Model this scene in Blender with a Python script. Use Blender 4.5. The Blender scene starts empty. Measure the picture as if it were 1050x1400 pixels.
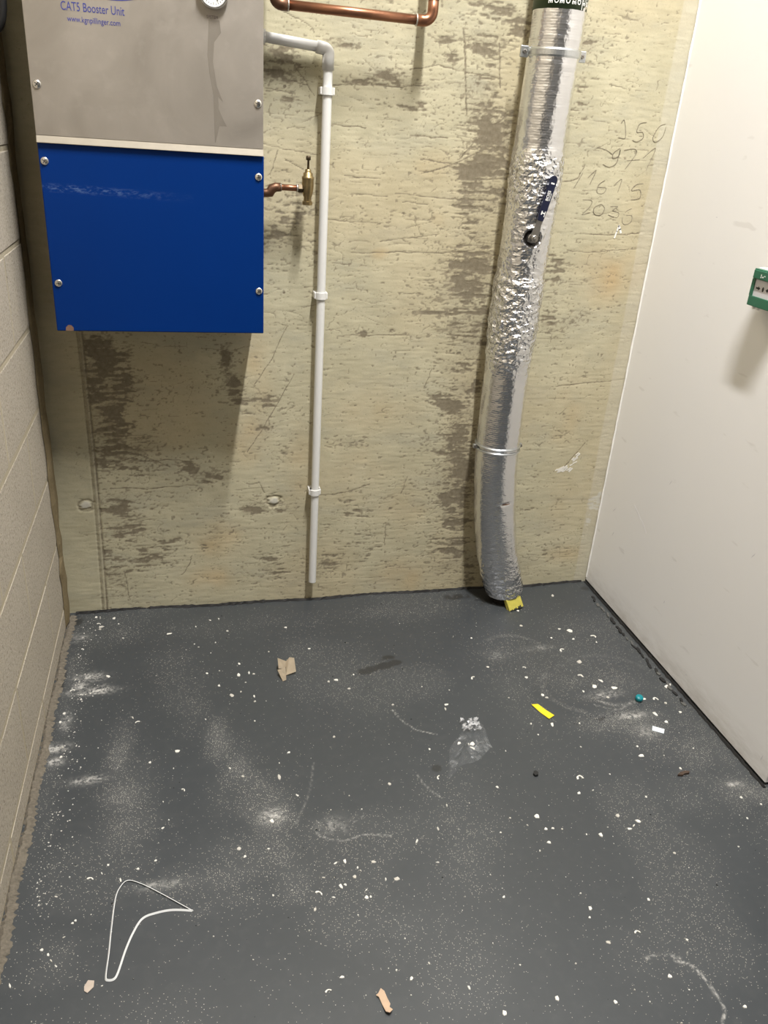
import bpy, bmesh, math, random
import numpy as np
from mathutils import Vector, Matrix

# ---------------------------------------------------------------- camera, world, light
scene = bpy.context.scene
COL = scene.collection
H = 1.45          # eye height
D = 2.3326        # distance to the concrete wall
XL, XR = -0.395, 1.395
CEIL = 4.2

cam_data = bpy.data.cameras.new("camera")
cam_data.sensor_fit = 'HORIZONTAL'
cam_data.sensor_width = 36.0
cam_data.lens = 36.0 * 1105.0 / 1050.0
cam_data.clip_start = 0.02
cam = bpy.data.objects.new("camera", cam_data)
COL.objects.link(cam)
rot = Matrix(((0.97259748, 0.03767932, -0.22942189),
              (-0.22306293, 0.42945106, -0.87510840),
              (0.06555198, 0.90230375, 0.42608788)))
cam.matrix_world = Matrix.Translation((0, 0, H)) @ rot.to_4x4()
scene.camera = cam

world = bpy.data.worlds.new("world")
scene.world = world
world.use_nodes = True
world.node_tree.nodes["Background"].inputs[0].default_value = (0.9, 0.95, 1.0, 1)
world.node_tree.nodes["Background"].inputs[1].default_value = 0.05

LAMP_MAIN = (0.68, 0.84, 222.0)      # x, y of the batten over the corner, watts
LAMP_FRONT = (1.75, -0.75, 7.0)    # second batten, nearer the entrance
scene.view_settings.view_transform = 'Standard'
scene.view_settings.look = 'None'
scene.view_settings.gamma = 1.0
scene.view_settings.use_curve_mapping = False
scene.view_settings.exposure = 0.0

# ---------------------------------------------------------------- helpers
def tag(o, label=None, cat=None, group=None, kind=None):
    if label: o["label"] = label
    if cat: o["category"] = cat
    if group: o["group"] = group
    if kind: o["kind"] = kind
    return o

def empty(name, loc=(0, 0, 0)):
    o = bpy.data.objects.new(name, None)
    o.empty_display_size = 0.05
    COL.objects.link(o)
    o.location = loc
    return o

def link(name, me, mat=None, parent=None, loc=None):
    o = bpy.data.objects.new(name, me)
    COL.objects.link(o)
    if mat is not None and not me.materials: me.materials.append(mat)
    if parent is not None:
        o.parent = parent
        pl = Vector((0, 0, 0))
        q = parent
        while q is not None:
            pl += q.location; q = q.parent
        o.location = -pl if loc is None else Vector(loc) - pl
    elif loc is not None:
        o.location = loc
    return o

def finish(bm, name, mat, parent=None, smooth=False, loc=None):
    bmesh.ops.recalc_face_normals(bm, faces=bm.faces[:])
    me = bpy.data.meshes.new(name)
    bm.to_mesh(me); bm.free()
    if smooth:
        me.shade_smooth()
    return link(name, me, mat, parent, loc)

def add_box(bm, lo, hi, bevel=0.0, seg=2, mtx=None):
    c = [(lo[i] + hi[i]) / 2 for i in range(3)]
    s = [abs(hi[i] - lo[i]) for i in range(3)]
    m = Matrix.Translation(c) @ Matrix.Diagonal((s[0], s[1], s[2], 1))
    if mtx is not None: m = mtx @ m
    r = bmesh.ops.create_cube(bm, size=1.0, matrix=m)
    if bevel > 0:
        ed = list({e for v in r['verts'] for e in v.link_edges})
        bmesh.ops.bevel(bm, geom=ed, offset=bevel, segments=seg, affect='EDGES', profile=0.5)

def add_cyl(bm, a, b, r1, r2=None, n=24):
    a, b = Vector(a), Vector(b)
    r2 = r1 if r2 is None else r2
    d = b - a
    q = d.to_track_quat('Z', 'Y').to_matrix().to_4x4()
    m = Matrix.Translation((a + b) / 2) @ q
    bmesh.ops.create_cone(bm, cap_ends=True, segments=n, radius1=r1, radius2=r2, depth=d.length, matrix=m)

def add_lathe(bm, base, axis, prof, n=28):
    """prof: list of (distance along axis, radius)"""
    base, axis = Vector(base), Vector(axis).normalized()
    q = axis.to_track_quat('Z', 'Y').to_matrix()
    rings = []
    for t, r in prof:
        rings.append([bm.verts.new(base + axis * t + q @ Vector((r * math.cos(2 * math.pi * k / n), r * math.sin(2 * math.pi * k / n), 0))) for k in range(n)])
    for i in range(len(rings) - 1):
        for k in range(n):
            bm.faces.new((rings[i][k], rings[i][(k + 1) % n], rings[i + 1][(k + 1) % n], rings[i + 1][k]))
    bm.faces.new(rings[0]); bm.faces.new(rings[-1])

def smooth_path(pts, n=8):
    P = [Vector(p) for p in pts]
    out = []
    for i in range(len(P) - 1):
        p0 = P[max(i - 1, 0)]; p1 = P[i]; p2 = P[i + 1]; p3 = P[min(i + 2, len(P) - 1)]
        for k in range(n):
            t = k / n
            out.append(0.5 * ((2 * p1) + (p2 - p0) * t + (2 * p0 - 5 * p1 + 4 * p2 - p3) * t * t + (3 * p1 - p0 - 3 * p2 + p3) * t ** 3))
    out.append(P[-1])
    return out

def add_tube(bm, pts, r, n=16):
    P = [Vector(p) for p in pts]
    rad = r if isinstance(r, (list, tuple)) else [r] * len(P)
    rings = []
    up = None
    for i, p in enumerate(P):
        t = (P[min(i + 1, len(P) - 1)] - P[max(i - 1, 0)]).normalized()
        if up is None:
            up = Vector((0, 0, 1)) if abs(t.z) < 0.9 else Vector((1, 0, 0))
        u = (up - t * up.dot(t)).normalized(); v = t.cross(u); up = u
        rings.append([bm.verts.new(p + rad[i] * (u * math.cos(2 * math.pi * k / n) + v * math.sin(2 * math.pi * k / n))) for k in range(n)])
    for i in range(len(rings) - 1):
        for k in range(n):
            bm.faces.new((rings[i][k], rings[i][(k + 1) % n], rings[i + 1][(k + 1) % n], rings[i + 1][k]))
    bm.faces.new(rings[0]); bm.faces.new(rings[-1])

def add_prism(bm, poly, z0, z1, mtx=None):
    """poly in the XY plane, extruded from z0 to z1"""
    mtx = mtx or Matrix.Identity(4)
    a = [bm.verts.new(mtx @ Vector((x, y, z0))) for x, y in poly]
    b = [bm.verts.new(mtx @ Vector((x, y, z1))) for x, y in poly]
    n = len(poly)
    bm.faces.new(a[::-1]); bm.faces.new(b)
    for i in range(n):
        bm.faces.new((a[i], a[(i + 1) % n], b[(i + 1) % n], b[i]))

WALLM = Matrix(((1, 0, 0, 0), (0, 0, -1, 0), (0, 1, 0, 0), (0, 0, 0, 1)))   # drawing plane XY -> XZ, depth towards -Y

def text_mesh(body, size, extrude=0.0002, font_bold=0.0, align='CENTER'):
    cu = bpy.data.curves.new("lettering", 'FONT')
    cu.body = body; cu.size = size; cu.extrude = extrude; cu.offset = font_bold
    cu.align_x = align; cu.align_y = 'BOTTOM_BASELINE' if False else 'BOTTOM'
    cu.resolution_u = 4
    o = bpy.data.objects.new("tmp_text", cu)
    COL.objects.link(o)
    dg = bpy.context.evaluated_depsgraph_get()
    me = bpy.data.meshes.new_from_object(o.evaluated_get(dg))
    bpy.data.objects.remove(o)
    bpy.data.curves.remove(cu)
    return me

def vn(X, Y, cx, cy, seed):
    """smooth value noise, 0..1"""
    rng = np.random.default_rng(seed)
    T = rng.random((256, 256))
    u = X / cx + 1000.37 * 1.0; v = Y / cy + 777.77
    iu = np.floor(u).astype(int); iv = np.floor(v).astype(int)
    fu = u - iu; fv = v - iv
    fu = fu * fu * (3 - 2 * fu); fv = fv * fv * (3 - 2 * fv)
    a = T[iu & 255, iv & 255]; b = T[(iu + 1) & 255, iv & 255]
    c = T[iu & 255, (iv + 1) & 255]; d = T[(iu + 1) & 255, (iv + 1) & 255]
    return (a * (1 - fu) + b * fu) * (1 - fv) + (c * (1 - fu) + d * fu) * fv

def sstep(a, b, x):
    t = np.clip((x - a) / (b - a), 0, 1)
    return t * t * (3 - 2 * t)

def blob_mask(X, Y, blobs):
    M = np.zeros_like(X)
    for cx, cy, rx, ry, s in blobs:
        M = np.maximum(M, s * np.exp(-np.minimum(((X - cx) / rx) ** 2 + ((Y - cy) / ry) ** 2, 30) * 0.9))
    return M

def draw_line(M, X, Y, pts, w, s=1.0):
    pts = np.array(pts)
    for i in range(len(pts) - 1):
        a, b = pts[i], pts[i + 1]
        lo = np.minimum(a, b) - w * 3; hi = np.maximum(a, b) + w * 3
        xs = X[0]; ys = Y[:, 0]
        i0, i1 = np.searchsorted(xs, lo[0]), np.searchsorted(xs, hi[0])
        j0, j1 = np.searchsorted(ys, lo[1]), np.searchsorted(ys, hi[1])
        if i1 <= i0 or j1 <= j0: continue
        x = X[j0:j1, i0:i1]; y = Y[j0:j1, i0:i1]
        d = b - a; L2 = max(d @ d, 1e-12)
        t = np.clip(((x - a[0]) * d[0] + (y - a[1]) * d[1]) / L2, 0, 1)
        dist = np.hypot(x - a[0] - t * d[0], y - a[1] - t * d[1])
        M[j0:j1, i0:i1] = np.maximum(M[j0:j1, i0:i1], s * (1 - sstep(w * 0.35, w * 0.95, dist)))

def grid_object(name, P, attrs, mat, extra=None):
    """P: (rows, cols, 3) array of points; attrs: name -> (rows, cols) floats"""
    nr, nc = P.shape[:2]
    me = bpy.data.meshes.new(name)
    v = P.reshape(-1, 3)
    nv = len(v)
    idx = np.arange(nr * nc).reshape(nr, nc)
    q = np.stack([idx[:-1, :-1], idx[:-1, 1:], idx[1:, 1:], idx[1:, :-1]], -1).reshape(-1, 4)
    if extra is not None:
        ev, ef = extra
        v = np.vstack([v, ev]); q = np.vstack([q, np.array(ef) + nv])
    me.vertices.add(len(v)); me.vertices.foreach_set("co", v.astype(np.float32).ravel())
    me.loops.add(q.size); me.loops.foreach_set("vertex_index", q.astype(np.int32).ravel())
    me.polygons.add(len(q))
    me.polygons.foreach_set("loop_start", np.arange(0, q.size, 4, dtype=np.int32))
    me.update(calc_edges=True)
    for an, arr in attrs.items():
        at = me.attributes.new(an, 'FLOAT', 'POINT')
        full = np.zeros(len(v), np.float32); full[:nv] = arr.ravel()
        at.data.foreach_set("value", full)
    me.shade_smooth()
    me.validate()
    return link(name, me, mat)

# ---------------------------------------------------------------- materials
class NT:
    def __init__(self, name):
        self.m = bpy.data.materials.new(name); self.m.use_nodes = True
        self.t = self.m.node_tree; self.n = self.t.nodes
        self.b = self.n["Principled BSDF"]
        self.co = self.n.new("ShaderNodeTexCoord").outputs["Object"]
    def new(self, kind, **kw):
        x = self.n.new(kind)
        for k, v in kw.items(): setattr(x, k, v)
        return x
    def l(self, a, b): self.t.links.new(a, b)
    def noise(self, scale, detail=4, rough=0.6, stretch=None, off=(0, 0, 0), distort=0.0):
        src = self.co
        if stretch or any(off):
            mp = self.new("ShaderNodeMapping"); mp.inputs["Scale"].default_value = stretch or (1, 1, 1)
            mp.inputs["Location"].default_value = off
            self.l(src, mp.inputs[0]); src = mp.outputs[0]
        x = self.new("ShaderNodeTexNoise"); x.inputs["Scale"].default_value = scale
        x.inputs["Detail"].default_value = detail; x.inputs["Roughness"].default_value = rough
        x.inputs["Distortion"].default_value = distort
        self.l(src, x.inputs["Vector"]); return x.outputs["Fac"]
    def voro(self, scale, out="Distance", feature='F1', stretch=None):
        src = self.co
        if stretch:
            mp = self.new("ShaderNodeMapping"); mp.inputs["Scale"].default_value = stretch
            self.l(src, mp.inputs[0]); src = mp.outputs[0]
        x = self.new("ShaderNodeTexVoronoi", feature=feature); x.inputs["Scale"].default_value = scale
        self.l(src, x.inputs["Vector"]); return x.outputs[out]
    def ramp(self, fac, a, b, ca=(0, 0, 0, 1), cb=(1, 1, 1, 1)):
        r = self.new("ShaderNodeValToRGB"); e = r.color_ramp.elements
        e[0].position = a; e[0].color = ca; e[1].position = b; e[1].color = cb
        self.l(fac, r.inputs[0]); return r.outputs[0]
    def math(self, op, a, b=None, clamp=False):
        x = self.new("ShaderNodeMath", operation=op); x.use_clamp = clamp
        for i, v in enumerate((a, b)):
            if v is None: continue
            if isinstance(v, (int, float)): x.inputs[i].default_value = v
            else: self.l(v, x.inputs[i])
        return x.outputs[0]
    def mix(self, fac, a, b, mode='MIX'):
        x = self.new("ShaderNodeMix", data_type='RGBA', blend_type=mode)
        for i, v in ((0, fac), (6, a), (7, b)):
            if isinstance(v, (int, float)): x.inputs[i].default_value = v
            elif isinstance(v, tuple): x.inputs[i].default_value = v if len(v) == 4 else v + (1,)
            else: self.l(v, x.inputs[i])
        return x.outputs[2]
    def attr(self, name):
        x = self.new("ShaderNodeAttribute"); x.attribute_name = name; return x.outputs["Fac"]
    def xyz(self):
        x = self.new("ShaderNodeSeparateXYZ"); self.l(self.co, x.inputs[0]); return x.outputs
    def color(self, c):
        if isinstance(c, tuple): self.b.inputs["Base Color"].default_value = c if len(c) == 4 else c + (1,)
        else: self.l(c, self.b.inputs["Base Color"])
    def set(self, **kw):
        for k, v in kw.items():
            k = {'rough': 'Roughness', 'metal': 'Metallic', 'spec': 'Specular IOR Level', 'coat': 'Coat Weight', 'trans': 'Transmission Weight', 'alpha': 'Alpha', 'ior': 'IOR'}[k]
            if isinstance(v, (int, float)): self.b.inputs[k].default_value = v
            else: self.l(v, self.b.inputs[k])
        return self
    def bump(self, height, strength=0.3, dist=0.002):
        x = self.new("ShaderNodeBump"); x.inputs["Strength"].default_value = strength; x.inputs["Distance"].default_value = dist
        self.l(height, x.inputs["Height"]); self.l(x.outputs[0], self.b.inputs["Normal"])
        return self

def simple(name, col, rough=0.5, metal=0.0, var=0.12, scale=40, bump=0.0):
    t = NT(name)
    n = t.noise(scale, 5)
    lo = tuple(c * (1 - var) for c in col); hi = tuple(min(1, c * (1 + var)) for c in col)
    t.color(t.mix(n, lo, hi)); t.set(rough=rough, metal=metal)
    if bump: t.bump(n, bump, 0.001)
    return t.m

def mat_concrete():
    t = NT("board_marked_concrete")
    n1 = t.noise(5, 5, 0.6); n2 = t.noise(60, 4, 0.6, (0.35, 1, 1)); n3 = t.noise(260, 3, 0.6)
    base = t.mix(t.ramp(n1, 0.3, 0.7), PALE_A, PALE_B)
    base = t.mix(t.math('MULTIPLY', t.ramp(n2, 0.42, 0.72), 0.5), base, PALE_C)
    base = t.mix(t.math('MULTIPLY', t.ramp(t.noise(11, 5, 0.65, (0.6, 1, 1.3), (4, 0, 2)), 0.48, 0.72), 0.55), base, (0.37, 0.35, 0.265))
    base = t.mix(t.math('MULTIPLY', t.ramp(t.noise(190, 3, 0.7, off=(7, 0, 1)), 0.60, 0.72), 0.35), base, (0.20, 0.165, 0.10))
    base = t.mix(t.math('MULTIPLY', t.attr("tint"), 0.6), base, (0.50, 0.34, 0.16))
    base = t.mix(t.attr("pale"), base, (0.56, 0.54, 0.47))
    fine = t.math('ADD', t.attr("dark"), t.math('MULTIPLY', t.math('SUBTRACT', n3, 0.5), 0.5))
    dk = t.math('MULTIPLY', t.ramp(fine, 0.2, 0.8), 1.0)
    dcol = t.mix(t.ramp(t.noise(90, 4), 0.3, 0.7), DARK_A, DARK_B)
    base = t.mix(t.math('MULTIPLY', dk, 0.92), base, dcol)
    t.color(base); t.set(rough=0.88, spec=0.25)
    t.bump(t.math('ADD', t.math('MULTIPLY', n3, 0.6), n2), 0.25, 0.002)
    return t.m

PALE_A = (0.445, 0.405, 0.275); PALE_B = (0.53, 0.487, 0.34); PALE_C = (0.375, 0.34, 0.228)
DARK_A = (0.15, 0.122, 0.08); DARK_B = (0.235, 0.20, 0.14)

def mat_floor():
    t = NT("grey_floor_paint")
    n1 = t.noise(3, 5, 0.6); n2 = t.noise(40, 4, 0.6); n3 = t.noise(300, 3)
    base = t.mix(n1, (0.040, 0.044, 0.0465), (0.0495, 0.0545, 0.058))
    base = t.mix(t.math('MULTIPLY', t.ramp(n2, 0.5, 0.8), 0.3), base, (0.075, 0.077, 0.075))
    dust = t.attr("dust"); smear = t.attr("smear"); dirt = t.attr("dirt")
    v = t.voro(420, "Color"); sep = t.new("ShaderNodeSeparateColor"); t.l(v, sep.inputs[0])
    vd = t.voro(420, "Distance")
    thr = t.math('GREATER_THAN', t.math('ADD', sep.outputs[0], t.math('MULTIPLY', dust, 0.66)), 0.985)
    speck = t.math('MULTIPLY', thr, t.math('LESS_THAN', vd, 0.33))
    base = t.mix(t.math('MULTIPLY', speck, 0.75), base, (0.5, 0.47, 0.4))
    base = t.mix(t.math('MULTIPLY', dust, 0.085), base, (0.42, 0.40, 0.35))
    sm = t.math('MULTIPLY', smear, t.ramp(t.noise(95, 6, 0.75), 0.42, 0.58))
    base = t.mix(t.math('MULTIPLY', sm, 0.85), base, (0.62, 0.60, 0.55))
    base = t.mix(t.math('MULTIPLY', dirt, 0.8), base, (0.022, 0.022, 0.021))
    t.color(base)
    rg = t.math('ADD', t.math('MULTIPLY', n2, 0.15), t.math('MULTIPLY', dust, 0.25))
    t.set(rough=t.math('ADD', rg, 0.33), spec=0.5)
    t.bump(t.math('ADD', n2, t.math('MULTIPLY', n3, 0.3)), 0.06, 0.002)
    return t.m

def mat_block():
    t = NT("dense_concrete_block")
    n1 = t.noise(6, 4); n2 = t.noise(120, 5, 0.8); n3 = t.noise(220, 2, 0.6, off=(3, 1, 2))
    base = t.mix(n1, (0.40, 0.35, 0.275), (0.50, 0.445, 0.355))
    base = t.mix(t.math('MULTIPLY', t.ramp(n2, 0.53, 0.62), 0.8), base, (0.15, 0.125, 0.095))
    base = t.mix(t.math('MULTIPLY', t.ramp(n3, 0.54, 0.64), 0.6), base, (0.66, 0.60, 0.51))
    t.color(base); t.set(rough=0.92, spec=0.2)
    t.bump(n2, 0.5, 0.003)
    return t.m

def mat_mortar(name, a, b):
    t = NT(name)
    n = t.noise(120, 5, 0.7)
    t.color(t.mix(n, a, b)); t.set(rough=0.95, spec=0.15); t.bump(n, 0.6, 0.004)
    return t.m

def mat_plaster():
    t = NT("white_wall_paint")
    n1 = t.noise(2.5, 4); n2 = t.noise(180, 3); z = t.xyz()[2]
    base = t.mix(n1, (0.83, 0.815, 0.80), (0.86, 0.845, 0.83))
    low = t.new("ShaderNodeMapRange"); t.l(z, low.inputs[0]); low.inputs[1].default_value = 0.10; low.inputs[2].default_value = 0.0
    grime = t.math('MULTIPLY', low.outputs[0], t.ramp(t.noise(14, 5, 0.7, (1, 0.5, 2)), 0.35, 0.75))
    base = t.mix(t.math('MULTIPLY', grime, 0.75), base, (0.36, 0.31, 0.25))
    sc = t.math('MULTIPLY', t.ramp(t.noise(22, 2, 0.5, (1, 0.5, 1.6)), 0.70, 0.76), 0.25)
    base = t.mix(sc, base, (0.5, 0.47, 0.44))
    t.color(base); t.set(rough=0.5, spec=0.4)
    t.bump(n2, 0.05, 0.001)
    return t.m

def mat_foil():
    t = NT("aluminium_foil")
    w = t.new("ShaderNodeTexWave", wave_type='BANDS', bands_direction='Z')
    w.inputs["Scale"].default_value = 50; w.inputs["Distortion"].default_value = 1.0; w.inputs["Detail"].default_value = 1
    t.l(t.co, w.inputs["Vector"])
    n1 = t.noise(45, 4, 0.6); n2 = t.noise(160, 3)
    t.color(t.mix(n1, (0.72, 0.725, 0.74), (0.86, 0.86, 0.87))); t.set(metal=1.0, rough=t.math('ADD', t.math('MULTIPLY', n1, 0.16), 0.13))
    crump = t.attr("crumple")
    hgt = t.math('ADD', t.math('MULTIPLY', w.outputs["Fac"], 0.09), t.math('MULTIPLY', n2, 0.25))
    hgt = t.math('ADD', hgt, t.math('MULTIPLY', t.math('MULTIPLY', t.math('ADD', t.voro(46, stretch=(1, 1, 1.5)), t.math('MULTIPLY', t.voro(105, stretch=(1, 1, 1.3)), 0.5)), crump), 3.2))
    t.bump(hgt, 0.75, 0.0026)
    return t.m

def mat_steel_panel():
    t = NT("brushed_stainless")
    n1 = t.noise(5, 5, 0.6, distort=1.2); n2 = t.noise(14, 4, 0.6, (60, 1, 1)); n3 = t.noise(30, 4)
    base = t.mix(n1, (0.33, 0.295, 0.25), (0.55, 0.50, 0.44))
    base = t.mix(t.math('MULTIPLY', t.ramp(n3, 0.55, 0.8), 0.25), base, (0.60, 0.56, 0.5))
    t.color(base); t.set(metal=0.75, rough=t.math('ADD', t.math('MULTIPLY', n1, 0.18), 0.38))
    t.bump(n2, 0.05, 0.001)
    return t.m

def mat_blue():
    t = NT("blue_enamel")
    z = t.xyz()[2]; x = t.xyz()[0]
    n = t.noise(130, 5, 0.75, (0.5, 1, 1.4))
    band = t.math('SUBTRACT', 1.0, t.math('DIVIDE', t.math('ABSOLUTE', t.math('ADD', t.math('SUBTRACT', z, 1.2735), t.math('MULTIPLY', x, 0.03))), 0.012), clamp=True)
    lim = t.new("ShaderNodeMapRange"); t.l(x, lim.inputs[0]); lim.inputs[1].default_value = 0.05; lim.inputs[2].default_value = -0.25
    f = t.math('MULTIPLY', t.math('MULTIPLY', band, lim.outputs[0]), t.ramp(n, 0.48, 0.62))
    base = t.mix(t.noise(3, 3), (0.0, 0.023, 0.142), (0.0, 0.027, 0.170))
    base = t.mix(t.math('MULTIPLY', f, 0.35), base, (0.25, 0.38, 0.60))
    t.color(base); t.set(rough=0.4, spec=0.15)
    t.bump(t.noise(200, 2), 0.03, 0.001)
    return t.m

def mat_emit(name, col, s):
    t = NT(name); t.color((0.9, 0.9, 0.9))
    t.b.inputs["Emission Color"].default_value = col + (1,); t.b.inputs["Emission Strength"].default_value = s
    return t.m

def mat_film():
    t = NT("clear_polythene")
    n = t.noise(50, 4, 0.6)
    t.color((0.85, 0.86, 0.86)); t.set(rough=0.12, spec=0.8, alpha=t.math('ADD', t.math('MULTIPLY', t.ramp(n, 0.5, 0.75), 0.2), 0.035))
    t.bump(n, 0.8, 0.004)
    return t.m

def mat_film_bright():
    t = NT("gathered_polythene")
    n = t.noise(120, 3, 0.6)
    t.color((0.9, 0.9, 0.9)); t.set(rough=0.15, spec=0.8, alpha=t.math('ADD', t.math('MULTIPLY', n, 0.6), 0.0))
    return t.m

M = dict(
    concrete=mat_concrete(), floor=mat_floor(), block=mat_block(), plaster=mat_plaster(), foil=mat_foil(),
    mortar=mat_mortar("pale_mortar", (0.42, 0.36, 0.25), (0.52, 0.46, 0.34)),
    mortar_dark=mat_mortar("brown_mortar", (0.15, 0.115, 0.06), (0.26, 0.205, 0.12)),
    grout=mat_mortar("dirty_grout", (0.06, 0.052, 0.04), (0.26, 0.225, 0.175)),
    ceiling=simple("ceiling_paint", (0.20, 0.195, 0.185), 0.9),
    beige=simple("beige_wall_paint", (0.14, 0.134, 0.124), 0.8, scale=6),
    steel=mat_steel_panel(), blue=mat_blue(),
    lip=simple("steel_edge", (0.52, 0.47, 0.385), 0.4, 0.6),
    cabinet=simple("cabinet_sheet", (0.30, 0.29, 0.28), 0.5, 0.5),
    zinc=simple("zinc_plate", (0.62, 0.64, 0.65), 0.33, 1.0),
    chrome=simple("bright_screw", (0.78, 0.76, 0.72), 0.2, 1.0),
    slot=simple("screw_slot", (0.06, 0.055, 0.05), 0.6),
    upvc=simple("white_plastic", (0.70, 0.69, 0.655), 0.35, var=0.03, scale=8),
    copper=simple("aged_copper", (0.30, 0.14, 0.08), 0.36, 0.9, var=0.35, scale=18),
    copper_dark=simple("tarnished_copper", (0.17, 0.09, 0.055), 0.45, 0.85, var=0.4, scale=30),
    solder=simple("solder", (0.55, 0.52, 0.47), 0.4, 0.8),
    brass=simple("tarnished_brass", (0.30, 0.225, 0.11), 0.36, 0.9, var=0.4, scale=60, bump=0.2),
    brass_dark=simple("dark_brass", (0.10, 0.075, 0.045), 0.5, 0.8, var=0.3, scale=60),
    ink=simple("blue_ink", (0.045, 0.055, 0.27), 0.5, var=0.05),
    ink_grey=simple("grey_ink", (0.12, 0.10, 0.11), 0.6, var=0.05),
    drip=simple("dried_water_mark", (0.27, 0.24, 0.20), 0.5, 0.5, var=0.15, scale=30),
    rust=simple("rust", (0.20, 0.11, 0.07), 0.9, var=0.3, scale=90),
    dial=simple("white_dial", (0.8, 0.8, 0.78), 0.4, var=0.02),
    green_tape=simple("green_tape", (0.035, 0.065, 0.022), 0.42, var=0.1),
    white_ink=simple("white_ink", (0.78, 0.78, 0.74), 0.5, var=0.05),
    navy=simple("navy_vinyl", (0.006, 0.009, 0.03), 0.38, var=0.1),
    gunmetal=simple("dull_steel", (0.34, 0.32, 0.29), 0.35, 0.95, var=0.25, scale=60),
    hole=simple("dark_insulation", (0.02, 0.017, 0.014), 0.95, var=0.4, scale=120),
    foam=simple("yellow_foam", (0.46, 0.40, 0.07), 0.9, var=0.18, scale=90, bump=0.4),
    char=simple("blackened_foam", (0.03, 0.03, 0.022), 0.95, var=0.3),
    call_green=simple("green_plastic", (0.022, 0.125, 0.07), 0.35, var=0.05),
    call_white=simple("pale_plastic", (0.60, 0.62, 0.60), 0.35, var=0.04),
    frost=simple("break_plate", (0.60, 0.585, 0.61), 0.3, var=0.04),
    black=simple("black_rubber", (0.012, 0.012, 0.012), 0.5, var=0.3),
    sealant=simple("dark_sealant", (0.012, 0.011, 0.010), 0.7, var=0.5, scale=60),
    shard=simple("grey_sealant", (0.10, 0.098, 0.09), 0.6, var=0.5, scale=80),
    caulk=simple("white_caulk", (0.85, 0.83, 0.78), 0.5, var=0.05),
    scrape=simple("white_scrape", (0.70, 0.67, 0.60), 0.7, var=0.15, scale=120),
    pencil=simple("pencil_graphite", (0.29, 0.255, 0.185), 0.8, var=0.2, scale=200),
    chip_grey=simple("grey_paint_flake", (0.50, 0.47, 0.41), 0.7, var=0.2, scale=100),
    chip=simple("paint_flake", (0.72, 0.69, 0.62), 0.6, var=0.12, scale=100),
    tan=simple("tan_card", (0.52, 0.37, 0.25), 0.85, var=0.15, scale=60),
    cardboard=simple("brown_cardboard", (0.60, 0.50, 0.36), 0.85, var=0.15, scale=60),
    paper=simple("cream_paper", (0.46, 0.38, 0.31), 0.85, var=0.1, scale=60),
    yellow=simple("yellow_tape", (0.80, 0.62, 0.02), 0.5, var=0.05),
    teal=simple("teal_plastic", (0.0, 0.20, 0.23), 0.4, var=0.1),
    tag=simple("pale_label", (0.66, 0.72, 0.75), 0.4, var=0.1, scale=200),
    strap=simple("white_strap", (0.82, 0.82, 0.80), 0.4, var=0.03),
    bark=simple("dark_splinter", (0.07, 0.045, 0.03), 0.9, var=0.3),
    film=mat_film(), film_bright=mat_film_bright(),
    tube=mat_emit("fluorescent_diffuser", (1.0, 0.98, 0.95), 5.0),
)

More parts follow.
